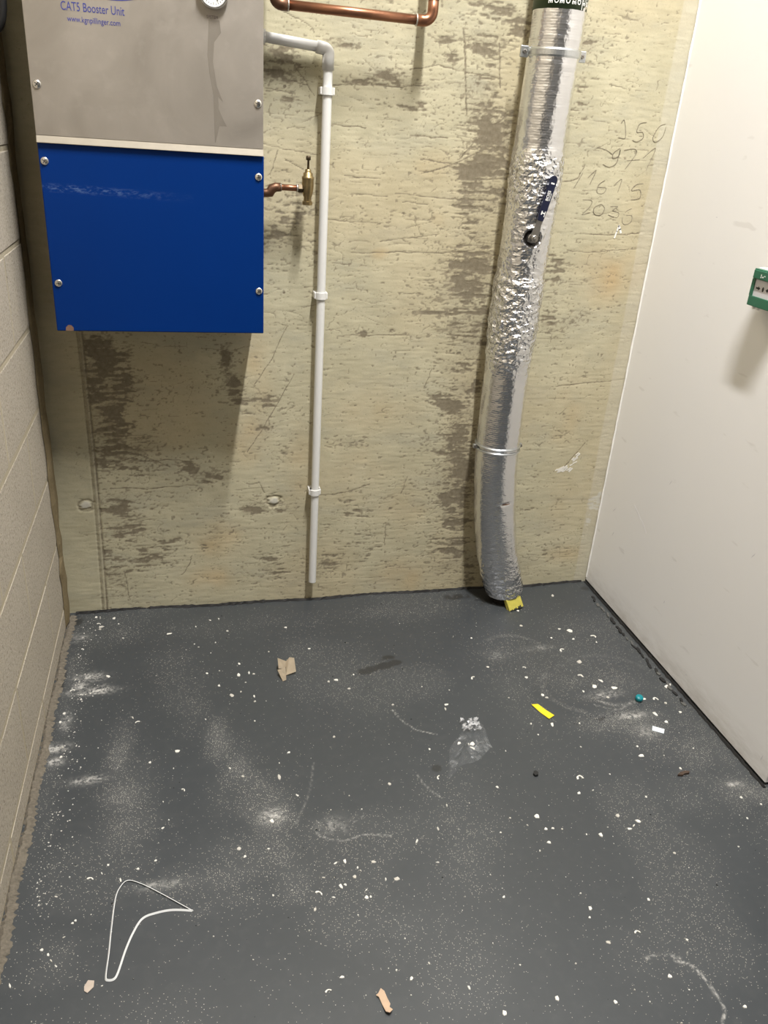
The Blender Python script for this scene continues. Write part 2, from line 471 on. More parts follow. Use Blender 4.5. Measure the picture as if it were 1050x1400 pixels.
# ---------------------------------------------------------------- back wall
STAINS_AND_SHADE = [
    (0.841, 1.727, 0.102, 0.066, 0.7), (0.797, 1.673, 0.092, 0.085, 0.6), (0.883, 1.577, 0.046, 0.107, 0.5), (0.788, 1.579, 0.072, 0.052, 0.55), (0.819, 1.501, 0.059, 0.054, 0.75), (0.842, 1.439, 0.054, 0.056, 0.9), 
    (0.834, 1.382, 0.061, 0.034, 0.95), (0.804, 1.362, 0.076, 0.023, 0.8), (0.821, 1.311, 0.066, 0.023, 0.6), (0.827, 1.266, 0.066, 0.039, 0.7), (0.799, 1.216, 0.055, 0.05, 0.5), (0.836, 1.094, 0.073, 0.063, 0.8), 
    (0.82, 1.041, 0.074, 0.054, 0.95), (0.828, 0.97, 0.094, 0.015, 0.9), (0.845, 0.921, 0.083, 0.04, 0.8), (0.811, 0.808, 0.067, 0.07, 0.55), (0.852, 0.761, 0.073, 0.072, 0.6), (0.818, 0.678, 0.069, 0.044, 0.8), 
    (0.855, 0.566, 0.07, 0.077, 0.9), (0.866, 0.464, 0.061, 0.074, 0.95), (0.852, 0.358, 0.065, 0.077, 0.95), (0.869, 0.276, 0.058, 0.056, 0.8), (0.868, 0.164, 0.067, 0.073, 0.7), (0.932, 0.073, 0.041, 0.06, 0.7), 
    (1.092, 1.102, 0.06, 0.054, 0.5), (1.093, 0.948, 0.044, 0.057, 0.65), (1.153, 0.96, 0.054, 0.027, 0.65), (1.077, 1.696, 0.043, 0.043, 0.6), (1.097, 1.593, 0.044, 0.027, 0.5), (1.085, 1.537, 0.033, 0.036, 0.5), 
    (1.113, 1.734, 0.064, 0.02, 0.4), (1.201, 0.761, 0.039, 0.029, 0.4), (-0.229, 0.845, 0.035, 0.084, 0.9), (-0.218, 0.74, 0.064, 0.109, 0.85), (-0.226, 0.631, 0.057, 0.102, 0.8), (-0.213, 0.528, 0.093, 0.058, 0.8), 
    (-0.153, 0.491, 0.095, 0.047, 0.7), (-0.213, 0.373, 0.074, 0.062, 0.7), (-0.22, 0.287, 0.076, 0.038, 0.8), (-0.26, 0.173, 0.061, 0.106, 0.65), (-0.149, 0.193, 0.089, 0.079, 0.45), (-0, 0.485, 0.03, 0.022, 1.15), 
    (0.049, 0.457, 0.035, 0.022, 1.15), (0.11, 0.822, 0.015, 0.043, 1.2), (0.13, 0.744, 0.03, 0.027, 1), (0.166, 0.705, 0.043, 0.018, 0.8), (0.233, 0.694, 0.033, 0.023, 0.6), (0.227, 0.613, 0.044, 0.035, 0.5), 
    (0.26, 1.605, 0.037, 0.041, 0.7), (0.241, 1.566, 0.046, 0.025, 0.75), (0.296, 1.628, 0.046, 0.016, 0.55), (0.264, 1.213, 0.04, 0.067, 0.6), (0.313, 1.243, 0.028, 0.047, 0.6), (0.274, 1.502, 0.026, 0.017, 0.65),  # patch beside the brass valve: part stain, part valve shadow painted in
    (0.287, 1.631, 0.028, 0.032, 0.5), (0.359, 1.06, 0.021, 0.124, 0.35), (0.254, 1.174, 0.04, 0.048, 0.5), (0.44, 1.561, 0.058, 0.01, 0.6), (0.536, 1.577, 0.049, 0.02, 0.7), (0.597, 1.564, 0.08, 0.014, 0.5), 
    (0.69, 1.673, 0.032, 0.015, 0.85), (0.711, 1.633, 0.024, 0.015, 0.85), (0.683, 1.51, 0.103, 0.021, 0.5), (0.555, 1.718, 0.077, 0.016, 0.5), (0.472, 1.679, 0.057, 0.013, 0.35), (0.657, 1.56, 0.061, 0.017, 0.5), 
    (0.582, 1.226, 0.128, 0.029, 0.25), (0.499, 0.345, 0.098, 0.053, 0.3), (0.151, 0.672, 0.087, 0.093, 0.3), (0.238, 0.577, 0.045, 0.072, 0.45), (0.182, 0.34, 0.032, 0.021, 0.9), (0.228, 0.343, 0.058, 0.026, 0.6), 
    (0.078, 0.259, 0.046, 0.052, 0.35), (0.41, 0.133, 0.075, 0.056, 0.5), (0.506, 0.211, 0.126, 0.112, 0.35), (0.264, 0.142, 0.06, 0.07, 0.45), (-0.081, 0.228, 0.067, 0.052, 0.5), (0.323, 1.666, 0.093, 0.019, 0.3), 
    (0.417, 1.642, 0.038, 0.008, 0.7), (0.604, 0.918, 0.045, 0.013, 0.3), (0.489, 0.556, 0.028, 0.012, 0.9), (0.509, 0.904, 0.011, 0.011, 1.1), (0.215, 1.153, 0.024, 0.058, 0.5), (1.119, 0.293, 0.033, 0.115, 0.3), 
    (1.202, 0.116, 0.057, 0.061, 0.35), (1.166, 0.586, 0.053, 0.078, 0.25), (0.981, 0.713, 0.025, 0.024, 0.4), 
]
TINTS = [
    (0.545, 1.136, 0.026, 0.018, 0.9), (0.077, 0.233, 0.064, 0.053, 0.8), (0.051, 0.1, 0.066, 0.041, 0.7), (0.707, 0.058, 0.093, 0.065, 0.7), (1.288, 1.097, 0.099, 0.077, 0.9), (1.3, 0.125, 0.064, 0.042, 0.6), 
    (0.686, 1.365, 0.059, 0.041, 0.6), (0.71, 1.232, 0.039, 0.036, 0.5), (0.53, 0.668, 0.141, 0.072, 0.35), (0.471, 0.449, 0.144, 0.103, 0.35), (0.172, 0.579, 0.055, 0.072, 0.6), (0.194, 0.805, 0.043, 0.134, 0.5), 
    (1.223, 0.637, 0.079, 0.157, 0.35), (1.27, 0.371, 0.084, 0.172, 0.3), (0.697, 0.338, 0.102, 0.109, 0.3), (0.33, 0.478, 0.046, 0.152, 0.4), (0.801, 0.306, 0.052, 0.083, 0.25), (1.327, 1.258, 0.048, 0.127, 0.2), 
]
LINES = [
    (5, [(0.731, 1.704), (0.745, 1.618), (0.762, 1.506)]),
    (3, [(0.834, 1.676), (0.850, 1.574)]),
    (4, [(0.754, 1.391), (0.785, 1.430), (0.830, 1.469), (0.872, 1.505)]),
    (3, [(0.646, 1.348), (0.718, 1.370), (0.819, 1.419), (0.898, 1.470)]),
    (2, [(0.306, 0.779), (0.248, 0.671), (0.194, 0.578), (0.167, 0.536)]),
    (2, [(0.282, 0.924), (0.241, 0.827), (0.190, 0.750)]),
    (2.5, [(0.619, 0.274), (0.622, 0.191)]),
    (10, [(0.657, 0.969), (0.763, 0.969)]),
    (2.5, [(0.461, 1.131), (0.631, 1.139), (0.752, 1.141), (0.776, 1.130)]),
    (3, [(0.607, 1.441), (0.714, 1.442)]),
    (2.5, [(1.153, 0.742), (1.254, 0.751), (1.388, 0.763)]),
    (6, [(0.797, 1.386), (0.866, 1.386), (0.905, 1.373)]),
    (4, [(0.758, 1.346), (0.828, 1.344), (0.904, 1.348)]),
    (3, [(0.642, 1.386), (0.738, 1.377), (0.824, 1.380)]),
    (3, [(0.803, 1.145), (0.876, 1.143), (0.927, 1.135)]),
    (5, [(0.783, 1.059), (0.840, 1.065), (0.911, 1.050)]),
    (4, [(0.766, 0.902), (0.860, 0.899), (0.903, 0.895)]),
    (2.5, [(0.755, 0.523), (0.844, 0.503), (0.908, 0.494)]),
    (3, [(0.395, 0.383), (0.473, 0.388), (0.556, 0.416)]),
    (2, [(0.681, 0.438), (0.664, 0.379)]),
    (2, [(0.730, 0.796), (0.711, 0.738)]),
    (2.5, [(1.133, 1.209), (1.289, 1.211), (1.360, 1.222)]),
    (2, [(1.117, 1.162), (1.178, 1.158), (1.370, 1.175)]),
    (2.5, [(0.218, 1.528), (0.289, 1.520)]),
    (2, [(0.236, 1.559), (0.326, 1.542)]),
    (2, [(0.258, 1.699), (0.332, 1.674), (0.341, 1.659)]),
    (2.5, [(0.364, 1.542), (0.479, 1.557), (0.557, 1.556), (0.647, 1.566)]),
    (3, [(0.594, 1.598), (0.672, 1.616), (0.755, 1.602), (0.838, 1.598)]),
    (2.5, [(0.386, 1.455), (0.485, 1.452)]),
    (2, [(0.195, 1.399), (0.291, 1.387), (0.359, 1.379)]),
    (2, [(0.252, 1.385), (0.237, 1.331), (0.226, 1.321)]),
    (2, [(0.272, 1.363), (0.321, 1.341)]),
    (3, [(-0.120, 0.514), (-0.057, 0.517), (-0.004, 0.504)]),
    (3, [(-0.241, 0.428), (-0.136, 0.424), (0.015, 0.429)]),
    (3, [(-0.257, 0.494), (-0.150, 0.534), (-0.064, 0.494)]),
    (2.5, [(-0.040, 0.120), (-0.016, 0.159), (-0.011, 0.185)]),
    (2, [(-0.218, 0.144), (-0.208, 0.036)]),
    (3, [(0.200, 0.438), (0.221, 0.397)]),
    (2, [(0.608, 1.025), (0.641, 1.022), (0.674, 1.024)]),
    (3, [(1.228, 0.454), (1.293, 0.545)]),
    (2, [(0.375, 1.217), (0.540, 1.213)]),
    (2, [(0.543, 1.166), (0.714, 1.192)]),
    (2.5, [(0.577, 1.293), (0.748, 1.288)]),
    (2.5, [(0.599, 1.275), (0.674, 1.269)]),
    (2.5, [(0.431, 1.332), (0.533, 1.330)]),
    (2, [(0.453, 1.287), (0.556, 1.286)]),
    (2, [(0.410, 1.101), (0.463, 1.099)]),
    (2, [(0.429, 0.894), (0.651, 0.901)]),
    (1.8, [(0.214, 1.625), (0.287, 1.591), (0.345, 1.520)]),
    (3, [(1.433, 0.953), (1.357, 0.950)]),
    (2.5, [(1.430, 1.134), (1.356, 1.127)]),
    (3, [(1.051, 1.346), (1.117, 1.359), (1.133, 1.399)]),
]
PENCIL = [
    [(1.223, 1.512), (1.232, 1.520), (1.244, 1.477), (1.222, 1.476)],
    [(1.302, 1.520), (1.281, 1.514), (1.277, 1.493), (1.294, 1.494), (1.300, 1.480), (1.283, 1.468), (1.268, 1.471)],
    [(1.362, 1.519), (1.344, 1.511), (1.331, 1.482), (1.342, 1.471), (1.361, 1.486), (1.366, 1.512)],
    [(1.161, 1.446), (1.190, 1.441), (1.212, 1.431)],
    [(1.233, 1.448), (1.216, 1.435), (1.216, 1.421), (1.232, 1.427), (1.235, 1.444), (1.230, 1.410), (1.210, 1.397), (1.189, 1.403)],
    [(1.248, 1.444), (1.278, 1.449), (1.287, 1.437), (1.261, 1.395)],
    [(1.263, 1.417), (1.302, 1.422)],
    [(1.312, 1.427), (1.346, 1.455), (1.328, 1.394)],
    [(1.109, 1.335), (1.129, 1.376)],
    [(1.148, 1.365), (1.170, 1.386), (1.157, 1.347)],
    [(1.203, 1.361), (1.186, 1.348), (1.184, 1.327), (1.204, 1.325), (1.210, 1.340), (1.187, 1.341)],
    [(1.236, 1.351), (1.256, 1.366), (1.250, 1.330)],
    [(1.327, 1.358), (1.305, 1.354), (1.294, 1.337), (1.320, 1.341), (1.325, 1.319), (1.297, 1.312)],
    [(1.143, 1.305), (1.171, 1.304), (1.169, 1.287), (1.148, 1.264), (1.172, 1.272)],
    [(1.204, 1.296), (1.184, 1.285), (1.187, 1.268), (1.208, 1.266), (1.217, 1.284), (1.204, 1.296)],
    [(1.235, 1.290), (1.258, 1.291), (1.245, 1.280), (1.265, 1.274), (1.261, 1.261), (1.233, 1.267)],
    [(1.305, 1.288), (1.287, 1.277), (1.280, 1.254), (1.291, 1.242), (1.310, 1.250), (1.309, 1.268), (1.289, 1.267)],
]


def build_back_wall():
    xs = np.linspace(XL, XR, 717)
    zs = np.concatenate([np.linspace(0, 1.80, 721), np.linspace(1.82, CEIL, 80)])
    X, Z = np.meshgrid(xs, zs)
    rng = np.random.default_rng(5)
    Mk = blob_mask(X, Z, [(a, b, c * 1.25, d * 1.2, e) for a, b, c, d, e in STAINS_AND_SHADE])
    n1 = vn(X, Z, .036, .0065, 1); n2 = vn(X, Z, .013, .0042, 2); n3 = vn(X, Z, .05, .05, 3); n4 = vn(X, Z, .006, .005, 4)
    t = .36 * n1 + .20 * n2 + .30 * n3 + .14 * n4
    smoothstrip = 1 - sstep(-.29, -.275, X)               # cast strip beside the blockwork
    dark = .88 * sstep(0, .26, Mk * .80 + (t - .5) * 1.45 - .37 - .25 * smoothstrip)
    wash = sstep(0, .5, Mk * .8 + (vn(X, Z, .08, .04, 8) - .5) * .7 - .15) * .30
    # web of fine, mostly level cracks
    for k, (cx, cz, th) in enumerate(((.070, .011, .022), (.040, .016, .02), (.11, .02, .014))):
        w = vn(X + .01 * vn(X, Z, .03, .03, 60 + k), Z, cx, cz, 20 + k)
        gate = sstep(.56, .78, vn(X, Z, .10, .05, 30 + k) + .16 * Mk + .05 * sstep(.8, 1.3, Z) - .3 * smoothstrip)
        dark = np.maximum(dark, .62 * (1 - sstep(th * .3, th, np.abs(w - .5))) * gate)
    Mb = blob_mask(X, Z, [(a, b, c * 2.2, d * 1.9, e) for a, b, c, d, e in STAINS_AND_SHADE])
    fine = .55 * vn(X, Z, .0062, .0042, 81) + .45 * vn(X, Z, .014, .005, 82)
    dark = np.maximum(dark, .62 * sstep(.0, .10, fine - .74 + .22 * np.clip(Mb, 0, 1) - .2 * smoothstrip))
    wav = np.abs(vn(X, Z + .012 * vn(X, Z, .05, .05, 83), .055, .0075, 84) - .5)
    dark = np.maximum(dark, .55 * (1 - sstep(.02, .075, wav)) * sstep(.25, .75, Mb * (.5 + n3)))
    lines = np.zeros_like(X)
    for w, pts in LINES:
        P = []
        for (a, b) in zip(pts[:-1], pts[1:]):
            for q in np.linspace(0, 1, 6)[:-1]:
                P.append((a[0] + (b[0] - a[0]) * q + rng.normal(0, .0012), a[1] + (b[1] - a[1]) * q + rng.normal(0, .0012)))
        P.append(pts[-1])
        draw_line(lines, X, Z, P, max(w * .0009, .0021), .95)
    for k in range(520):
        x = rng.uniform(XL + .02, XR - .05); z = rng.uniform(.03, 1.78) if k % 3 else rng.uniform(.9, 1.78)
        if x < -.27 and rng.random() < .8: continue
        L = rng.choice([.012, .02, .035, .06]) * rng.uniform(.7, 1.3); sl = rng.normal(.02, .12)
        if rng.random() < .12: sl = rng.uniform(-2, 2)
        P = [(x, z)]
        for j in range(5):
            st = L / 5 / math.hypot(1, sl)
            P.append((P[-1][0] + st, P[-1][1] + st * sl + rng.normal(0, L * .025)))
        draw_line(lines, X, Z, P, rng.choice([.0014, .0017, .0022]), rng.uniform(.35, .8))
    for k in range(420):
        x = rng.uniform(XL + .02, XR - .05); z = rng.uniform(.03, 1.78)
        draw_line(lines, X, Z, [(x, z), (x + rng.uniform(0, .004), z)], rng.choice([.0018, .0022, .0032], p=[.6, .3, .1]), rng.uniform(.4, .95))
    for x, z, r in ((.2677, 1.535, .0055), (.2725, 1.017, .005), (.5095, .9036, .008), (.512, .896, .006)):
        draw_line(lines, X, Z, [(x, z), (x + .001, z)], r, 1.3)
    lines *= .55 + .6 * n2
    dark = np.clip(np.maximum(np.maximum(dark, wash), lines), 0, 1.2)
    y = np.full_like(X, D) + .0009 * dark + .0014 * (n3 - .5) + .0005 * (n1 - .5)
    # formwork joint between the cast strip and the boarded face
    gx = -.288 + .006 * np.sin(Z * 3.1)
    g = X - gx
    joint = np.exp(-(g / .0032) ** 2); side = np.exp(-((g - .0075) / .0030) ** 2) + .7 * np.exp(-((g + .0065) / .0026) ** 2)
    y += .0028 * side * (.5 + n1) - .0012 * joint
    dark = np.maximum(dark, np.clip(1.0 * side + .65 * joint, 0, 1) * (.6 + .5 * n1))
    pale = np.zeros_like(X)
    for cx, cz, r in ((-.314, .377, .017), (.2506, .368, .016)):        # filled tie holes
        d = np.hypot((X - cx), (Z - cz) * 1.25) / r + (n3 - .5) * .9 + (n2 - .5) * .7
        ring = np.exp(-((d - 1.25) / .35) ** 2); core = 1 - sstep(.5, 1.0, d)
        y += .0028 * ring - .0012 * core
        dark = np.maximum(dark * (1 - core), .6 * ring); pale = np.maximum(pale, .8 * core)
    edge = sstep(XR - .052, XR - .044, X + .004 * (n3 - .5))              # skimmed margin beside the white wall
    dark *= 1 - .8 * edge
    pale = np.maximum(pale, .30 * edge)
    pale = np.maximum(pale, .9 * sstep(.35, .6, blob_mask(X, Z, ((1.372, .315, .03, .035, 1), (1.36, .25, .015, .03, .8), (1.383, .34, .012, .04, .9))) * (n2 + .3)))
    tint = np.clip(blob_mask(X, Z, TINTS) * (.35 + n3), 0, 1)
    tint = np.maximum(tint, .25 * sstep(.5, .8, vn(X, Z, .25, .3, 50)))
    P = np.stack([X, y, Z], -1)
    ev = np.array([(x, yy, z) for z in (0, CEIL) for yy in (D + .012, D + .16) for x in (XL - .12, XR + .12)])
    ef = [(0, 1, 3, 2), (4, 5, 7, 6), (0, 1, 5, 4), (2, 3, 7, 6), (0, 2, 6, 4), (1, 3, 7, 5)]
    o = grid_object("wall_back", P, dict(dark=dark, tint=tint, pale=pale), M['concrete'], (ev, ef))
    tag(o, "stained beige board-marked concrete wall behind the pipes", kind="structure")
    return o

wall_back = build_back_wall()

def ribbon(bm, pts, w, lift=.0004, thick=.0003):
    """flat stroke on the back wall"""
    for a, b in zip(pts[:-1], pts[1:]):
        a = Vector((a[0], 0, a[1])); b = Vector((b[0], 0, b[1])); d = b - a
        if d.length < 1e-6: continue
        n = Vector((-d.z, 0, d.x)).normalized() * w / 2
        e = d.normalized() * w * .3
        q = [a - e + n, b + e + n, b + e - n, a - e - n]
        f = [bm.verts.new((p.x, D - lift - thick, p.z)) for p in q]
        r = [bm.verts.new((p.x, D + .001, p.z)) for p in q]
        bm.faces.new(f)
        for i in range(4): bm.faces.new((f[i], f[(i + 1) % 4], r[(i + 1) % 4], r[i]))

bm = bmesh.new()
for s in PENCIL:
    pp = [(v.x, v.z) for v in smooth_path([(x, 0, z) for x, z in s], 5)]
    ribbon(bm, pp, .0018)
finish(bm, "pencil_writing", M['pencil'], wall_back)["label"] = "handwritten pencil figures 150, 971, 1615 and 2036"
bm = bmesh.new()
ribbon(bm, [(1.266, 1.203), (1.270, 1.222), (1.2735, 1.238)], .004); ribbon(bm, [(1.2735, 1.238), (1.279, 1.228), (1.284, 1.2185)], .006)
finish(bm, "paint_mark", M['caulk'], wall_back)
rng = random.Random(3)
bm = bmesh.new()
for k in range(36):
    u = rng.random(); v = rng.random() ** 1.5
    x = 1.20 + .055 * u + .02 * v; z = .437 + .065 * v * u + rng.uniform(0, .012)
    a = rng.uniform(.3, .9)
    L = rng.uniform(.004, .016)
    ribbon(bm, [(x, z), (x + L * math.cos(a), z + L * math.sin(a))], rng.uniform(.0015, .006), rng.uniform(.0003, .0008))
finish(bm, "paint_scrape", M['scrape'], wall_back)

# ---------------------------------------------------------------- floor
DUST = [(-.20, 1.66, .03, .10, .8), (-.185, 1.53, .05, .10, .8), (-.17, 1.40, .06, .12, .5), (.044, 1.675, .035, .08, .7), (.09, 1.535, .04, .08, .8),
        (.13, 1.45, .05, .06, .9), (.151, 1.39, .05, .05, 1.0), (.12, 1.30, .09, .05, .6), (.16, 1.29, .04, .08, .7), (.176, 1.21, .05, .05, .7), (.086, 1.25, .10, .03, .5),
        (.02, 1.24, .12, .04, .45), (.066, 1.18, .10, .03, .4), (-.119, 2.015, .03, .06, .4), (-.02, 1.85, .05, .12, .35), (.0, 1.92, .03, .06, .3),
        (1.227, 1.758, .10, .06, .5), (1.058, 1.781, .12, .07, .4), (1.197, 1.593, .08, .05, .8), (1.191, 1.53, .07, .06, .7), (1.12, 1.58, .10, .04, .6),
        (.965, 1.964, .10, .05, .35), (1.299, 1.30, .09, .06, .7), (1.358, 1.28, .05, .04, .9), (1.2, 1.30, .10, .05, .4), (.55, 1.318, .05, .10, .35), (.556, 1.2, .06, .10, .35),
        (.392, 1.054, .10, .08, .3), (.45, 1.0, .10, .06, .25), (-.30, 2.2, .12, .06, .5), (-.36, 1.95, .04, .25, .45), (-.36, 1.55, .03, .3, .35), (-.30, 1.11, .06, .05, .35),
        (.62, 1.35, .06, .12, .35), (.90, 1.75, .06, .2, .25), (1.28, 1.45, .06, .12, .45), (.1, 2.2, .3, .05, .2), (.7, 2.22, .25, .04, .35), (1.36, 1.6, .03, .5, .4)]
SMEAR = [(-.305, 1.985, .035, .018, .9), (-.29, 1.92, .05, .014, 1.0), (-.262, 1.925, .014, .018, 1.0), (-.325, 1.945, .02, .02, .7), (-.361, 1.70, .028, .014, 1.0), (-.352, 1.65, .018, .012, .9),
         (-.27, 1.575, .035, .012, .8), (-.345, 1.80, .012, .03, .7), (.151, 1.395, .022, .018, .8), (-.36, 2.19, .03, .02, .5), (1.15, 1.70, .05, .016, .4), (1.19, 1.60, .05, .012, .6), (1.20, 1.53, .03, .02, .45),
         (-.10, 1.245, .04, .010, .5), (.29, 1.345, .03, .02, .4), (1.32, 1.31, .02, .01, .7), (1.05, 1.95, .05, .012, .25), (.90, 1.93, .03, .02, .25)]
DIRT = [(.478, 1.903, .028, .016, 1.2), (.505, 1.913, .03, .013, 1.1), (.54, 1.925, .03, .015, 1.1), (.575, 1.935, .02, .015, 1.0), (.56, 1.96, .03, .02, .55), (.575, 1.484, .014, .012, .9), (.59, 1.59, .01, .006, .7),
        (1.09, 1.60, .03, .010, .55), (.47, 1.83, .02, .010, .5), (-.37, 2.28, .02, .03, .9), (-.375, 1.98, .01, .06, .8), (1.37, 2.28, .02, .02, .6), (.88, 2.28, .06, .02, .7), (.97, 2.24, .05, .03, .7)]
SCRATCH = [(.0022, .55, [(.516, 1.724), (.533, 1.675), (.563, 1.632), (.613, 1.606)]), (.003, .45, [(.245, 1.327), (.263, 1.311), (.302, 1.296), (.354, 1.305), (.411, 1.291)]),
           (.004, .45, [(.836, .908), (.878, .911), (.91, .896)]), (.0035, .65, [(.895, .893), (.924, .878), (.935, .845), (.937, .812), (.936, .786), (.917, .763)]),
           (.0025, .35, [(.52, 1.47), (.535, 1.42), (.56, 1.385)]), (.0025, .4, [(.335, 1.345), (.36, 1.36)]), (.003, .2, [(.27, 1.55), (.245, 1.45), (.20, 1.36)]),
           (.004, .3, [(1.10, 1.66), (1.16, 1.63), (1.22, 1.66)]), (.003, .4, [(1.12, 1.675), (1.17, 1.648), (1.235, 1.652)])]
ARCS = [(1.19, 1.76, .16, .3, 2.4, .25), (1.13, 1.74, .15, 2.4, 4.2, .4), (.96, 1.95, .10, .2, 2.2, .3), (1.19, 1.72, .09, 3.4, 5.6, .5)]


def build_floor():
    xs = np.concatenate([np.linspace(XL - .1, 1.50, 470), np.linspace(1.55, 2.5, 20)])
    ys = np.concatenate([np.linspace(-2.1, .62, 40), np.linspace(.63, D + .02, 430)])
    X, Y = np.meshgrid(xs, ys)
    n = vn(X, Y, .05, .05, 1); n2 = vn(X, Y, .015, .015, 2)
    dust = np.clip(blob_mask(X, Y, DUST) * (.35 + .9 * n), 0, 1)
    dust = np.maximum(dust, .22 * sstep(.45, .8, vn(X, Y, .18, .18, 3)))
    smear = np.clip(blob_mask(X, Y, SMEAR) * (.3 + 1.2 * n2), 0, 1)
    dirt = np.clip(sstep(.3, .55, blob_mask(X, Y, DIRT) * (.5 + n2)), 0, 1)
    for w, s, pts in SCRATCH:
        pp = [(v.x, v.y) for v in smooth_path([(x, y, 0) for x, y in pts], 6)]
        draw_line(smear, X, Y, pp, w, s)
    for cx, cy, r, a0, a1, s in ARCS:
        pp = [(cx + r * math.cos(a), cy + r * .8 * math.sin(a)) for a in np.linspace(a0, a1, 20)]
        tmp = np.zeros_like(X); draw_line(tmp, X, Y, pp, .012, 1)
        dust = np.maximum(dust, s * tmp * (.3 + n)); smear = np.maximum(smear, .35 * s * tmp * n2)
    P = np.stack([X, Y, np.zeros_like(X)], -1)
    ev = np.array([(x, y, z) for z in (-.12, -.004) for y in (-2.1, D + .02) for x in (XL - .1, 2.5)])
    ef = [(0, 1, 3, 2), (0, 1, 5, 4), (2, 3, 7, 6), (0, 2, 6, 4), (1, 3, 7, 5), (0, 1, 3, 2)]
    o = grid_object("floor", P, dict(dust=dust, smear=smear, dirt=dirt), M['floor'], (ev, ef))
    tag(o, "grey painted concrete floor dusted with debris", kind="structure")
    return o

floor = build_floor()

# ---------------------------------------------------------------- left wall of concrete blocks
bm = bmesh.new(); add_box(bm, (XL - .14, -2.1, 0), (XL - .0012, D, CEIL))
wall_left = finish(bm, "wall_left", M['mortar'])
tag(wall_left, "blockwork side wall of pale speckled concrete blocks", kind="structure")
COURSE, BLK, JT = .2137, .458, .012
def block_mesh(h, l, seed):
    rr = random.Random(seed)
    bm = bmesh.new()
    add_box(bm, (-.025, -l / 2, -h / 2), (0, l / 2, h / 2), .0022, 2)
    for v in bm.verts:
        v.co.y += rr.uniform(-.0012, .0012); v.co.z += rr.uniform(-.0012, .0012)
    bmesh.ops.recalc_face_normals(bm, faces=bm.faces[:])
    me = bpy.data.meshes.new("block"); bm.to_mesh(me); bm.free(); me.materials.append(M['block'])
    return me
full = [block_mesh(COURSE - JT, BLK - JT, s) for s in range(5)]
rng = random.Random(11)
for c in range(-1, 20):
    z0 = .0725 + c * COURSE; z1 = min(z0 + COURSE, CEIL); zl = max(z0, 0)
    if z1 - zl < .03: continue
    y0 = 2.038 if c % 2 == 0 else 1.809
    ends = sorted([y0 + k * BLK for k in range(-9, 2)])
    for a, b in zip(ends[:-1], ends[1:]):
        a = max(a, -2.09); b = min(b, D - .012)
        if b - a < .05: continue
        h, l = z1 - zl - JT, b - a - JT
        me = full[rng.randrange(5)] if abs(h - (COURSE - JT)) < .002 and abs(l - (BLK - JT)) < .002 else block_mesh(h, l, rng.randrange(999))
        link("block", me, None, wall_left, (XL + rng.uniform(-.0008, .0006), (a + b) / 2, (zl + z1) / 2))

def rough_strip(name, mat, path, half, parent=None, seed=0, height=.006, n_extra=0):
    """low irregular bead along a path of ((x,y,z), across vector, normal vector)"""
    rr = random.Random(seed)
    bm = bmesh.new(); prev = None
    for p, ac, nm in path:
        p, ac, nm = Vector(p), Vector(ac), Vector(nm)
        w0 = half * rr.uniform(.55, 1.3); w1 = half * rr.uniform(.55, 1.3); hh = height * rr.uniform(.7, 1.15)
        ring = [bm.verts.new(p - ac * w0), bm.verts.new(p - ac * w0 * .4 + nm * hh), bm.verts.new(p + ac * w1 * .4 + nm * hh * rr.uniform(.6, 1)), bm.verts.new(p + ac * w1)]
        if prev:
            for i in range(3): bm.faces.new((prev[i], prev[i + 1], ring[i + 1], ring[i]))
        prev = ring
    return finish(bm, name, mat, parent)

rough_strip("trim_1", M['mortar_dark'], [((XL + .001, D - .045, z), (0, 1, 0), (1, 0, 0)) for z in np.arange(0.01, CEIL, .045)], .040, None, 2, .009)
tag(bpy.data.objects["trim_1"], "brown mortar fillet in the corner beside the blockwork", kind="structure")
rough_strip("trim_2", M['grout'], [((XL + .010 + .003 * math.sin(y * 23), y, .0005), (1, 0, 0), (0, 0, 1)) for y in np.arange(-2.0, D - .02, .005)], .013, None, 4, .006)
tag(bpy.data.objects["trim_2"], "crumbling grout along the foot of the blockwork", kind="structure")
rr = random.Random(8)
pts = []
for x in np.arange(XL + .02, XR - .01, .012):
    pts.append(((x, D - .004 - .004 * math.sin(x * 7) - .004 * math.sin(x * 17 + 1), .0005), (0, 1, 0), (0, 0, 1)))
rough_strip("trim_3", M['sealant'], pts, .007, None, 6, .007)
tag(bpy.data.objects["trim_3"], "ragged black sealant line at the foot of the concrete", kind="structure")
rough_strip("trim_4", M['sealant'], [((XR - .004, y, .0005), (1, 0, 0), (0, 0, 1)) for y in np.arange(1.285, D - .005, .01)], .0055, None, 7, .006)
tag(bpy.data.objects["trim_4"], "black gap line at the foot of the white wall", kind="structure")
for k in range(26):                                   # broken flakes of old sealant beside it
    y = 2.22 - k * .024 + rr.uniform(-.006, .006)
    x = XR - .028 + rr.uniform(-.006, .004)
    L = rr.uniform(.014, .032); w = rr.uniform(.006, .012)
    bm = bmesh.new()
    poly = [(-L / 2, -w / 2 * rr.uniform(.3, 1)), (L * .1, -w * .5), (L / 2, -w * .2), (L * .42, w * .4), (-L * .1, w / 2), (-L / 2, w * .3)]
    add_prism(bm, poly, 0.0005, .004 * rr.uniform(.6, 1.3), Matrix.Translation((x, y, 0)) @ Matrix.Rotation(math.radians(90 + rr.uniform(-25, 12)), 4, 'Z'))
    finish(bm, "sealant_flake", M['sealant'] if rr.random() < .55 else M['shard'], bpy.data.objects["trim_4"])
rough_strip("trim_5", M['caulk'], [((XR - .001, D - .004, z), (.7, -.7, 0), (-.7, -.7, 0)) for z in np.arange(.02, CEIL, .03)], .0035, None, 9, .003)
tag(bpy.data.objects["trim_5"], "thin white caulk line in the corner of the white wall", kind="structure")

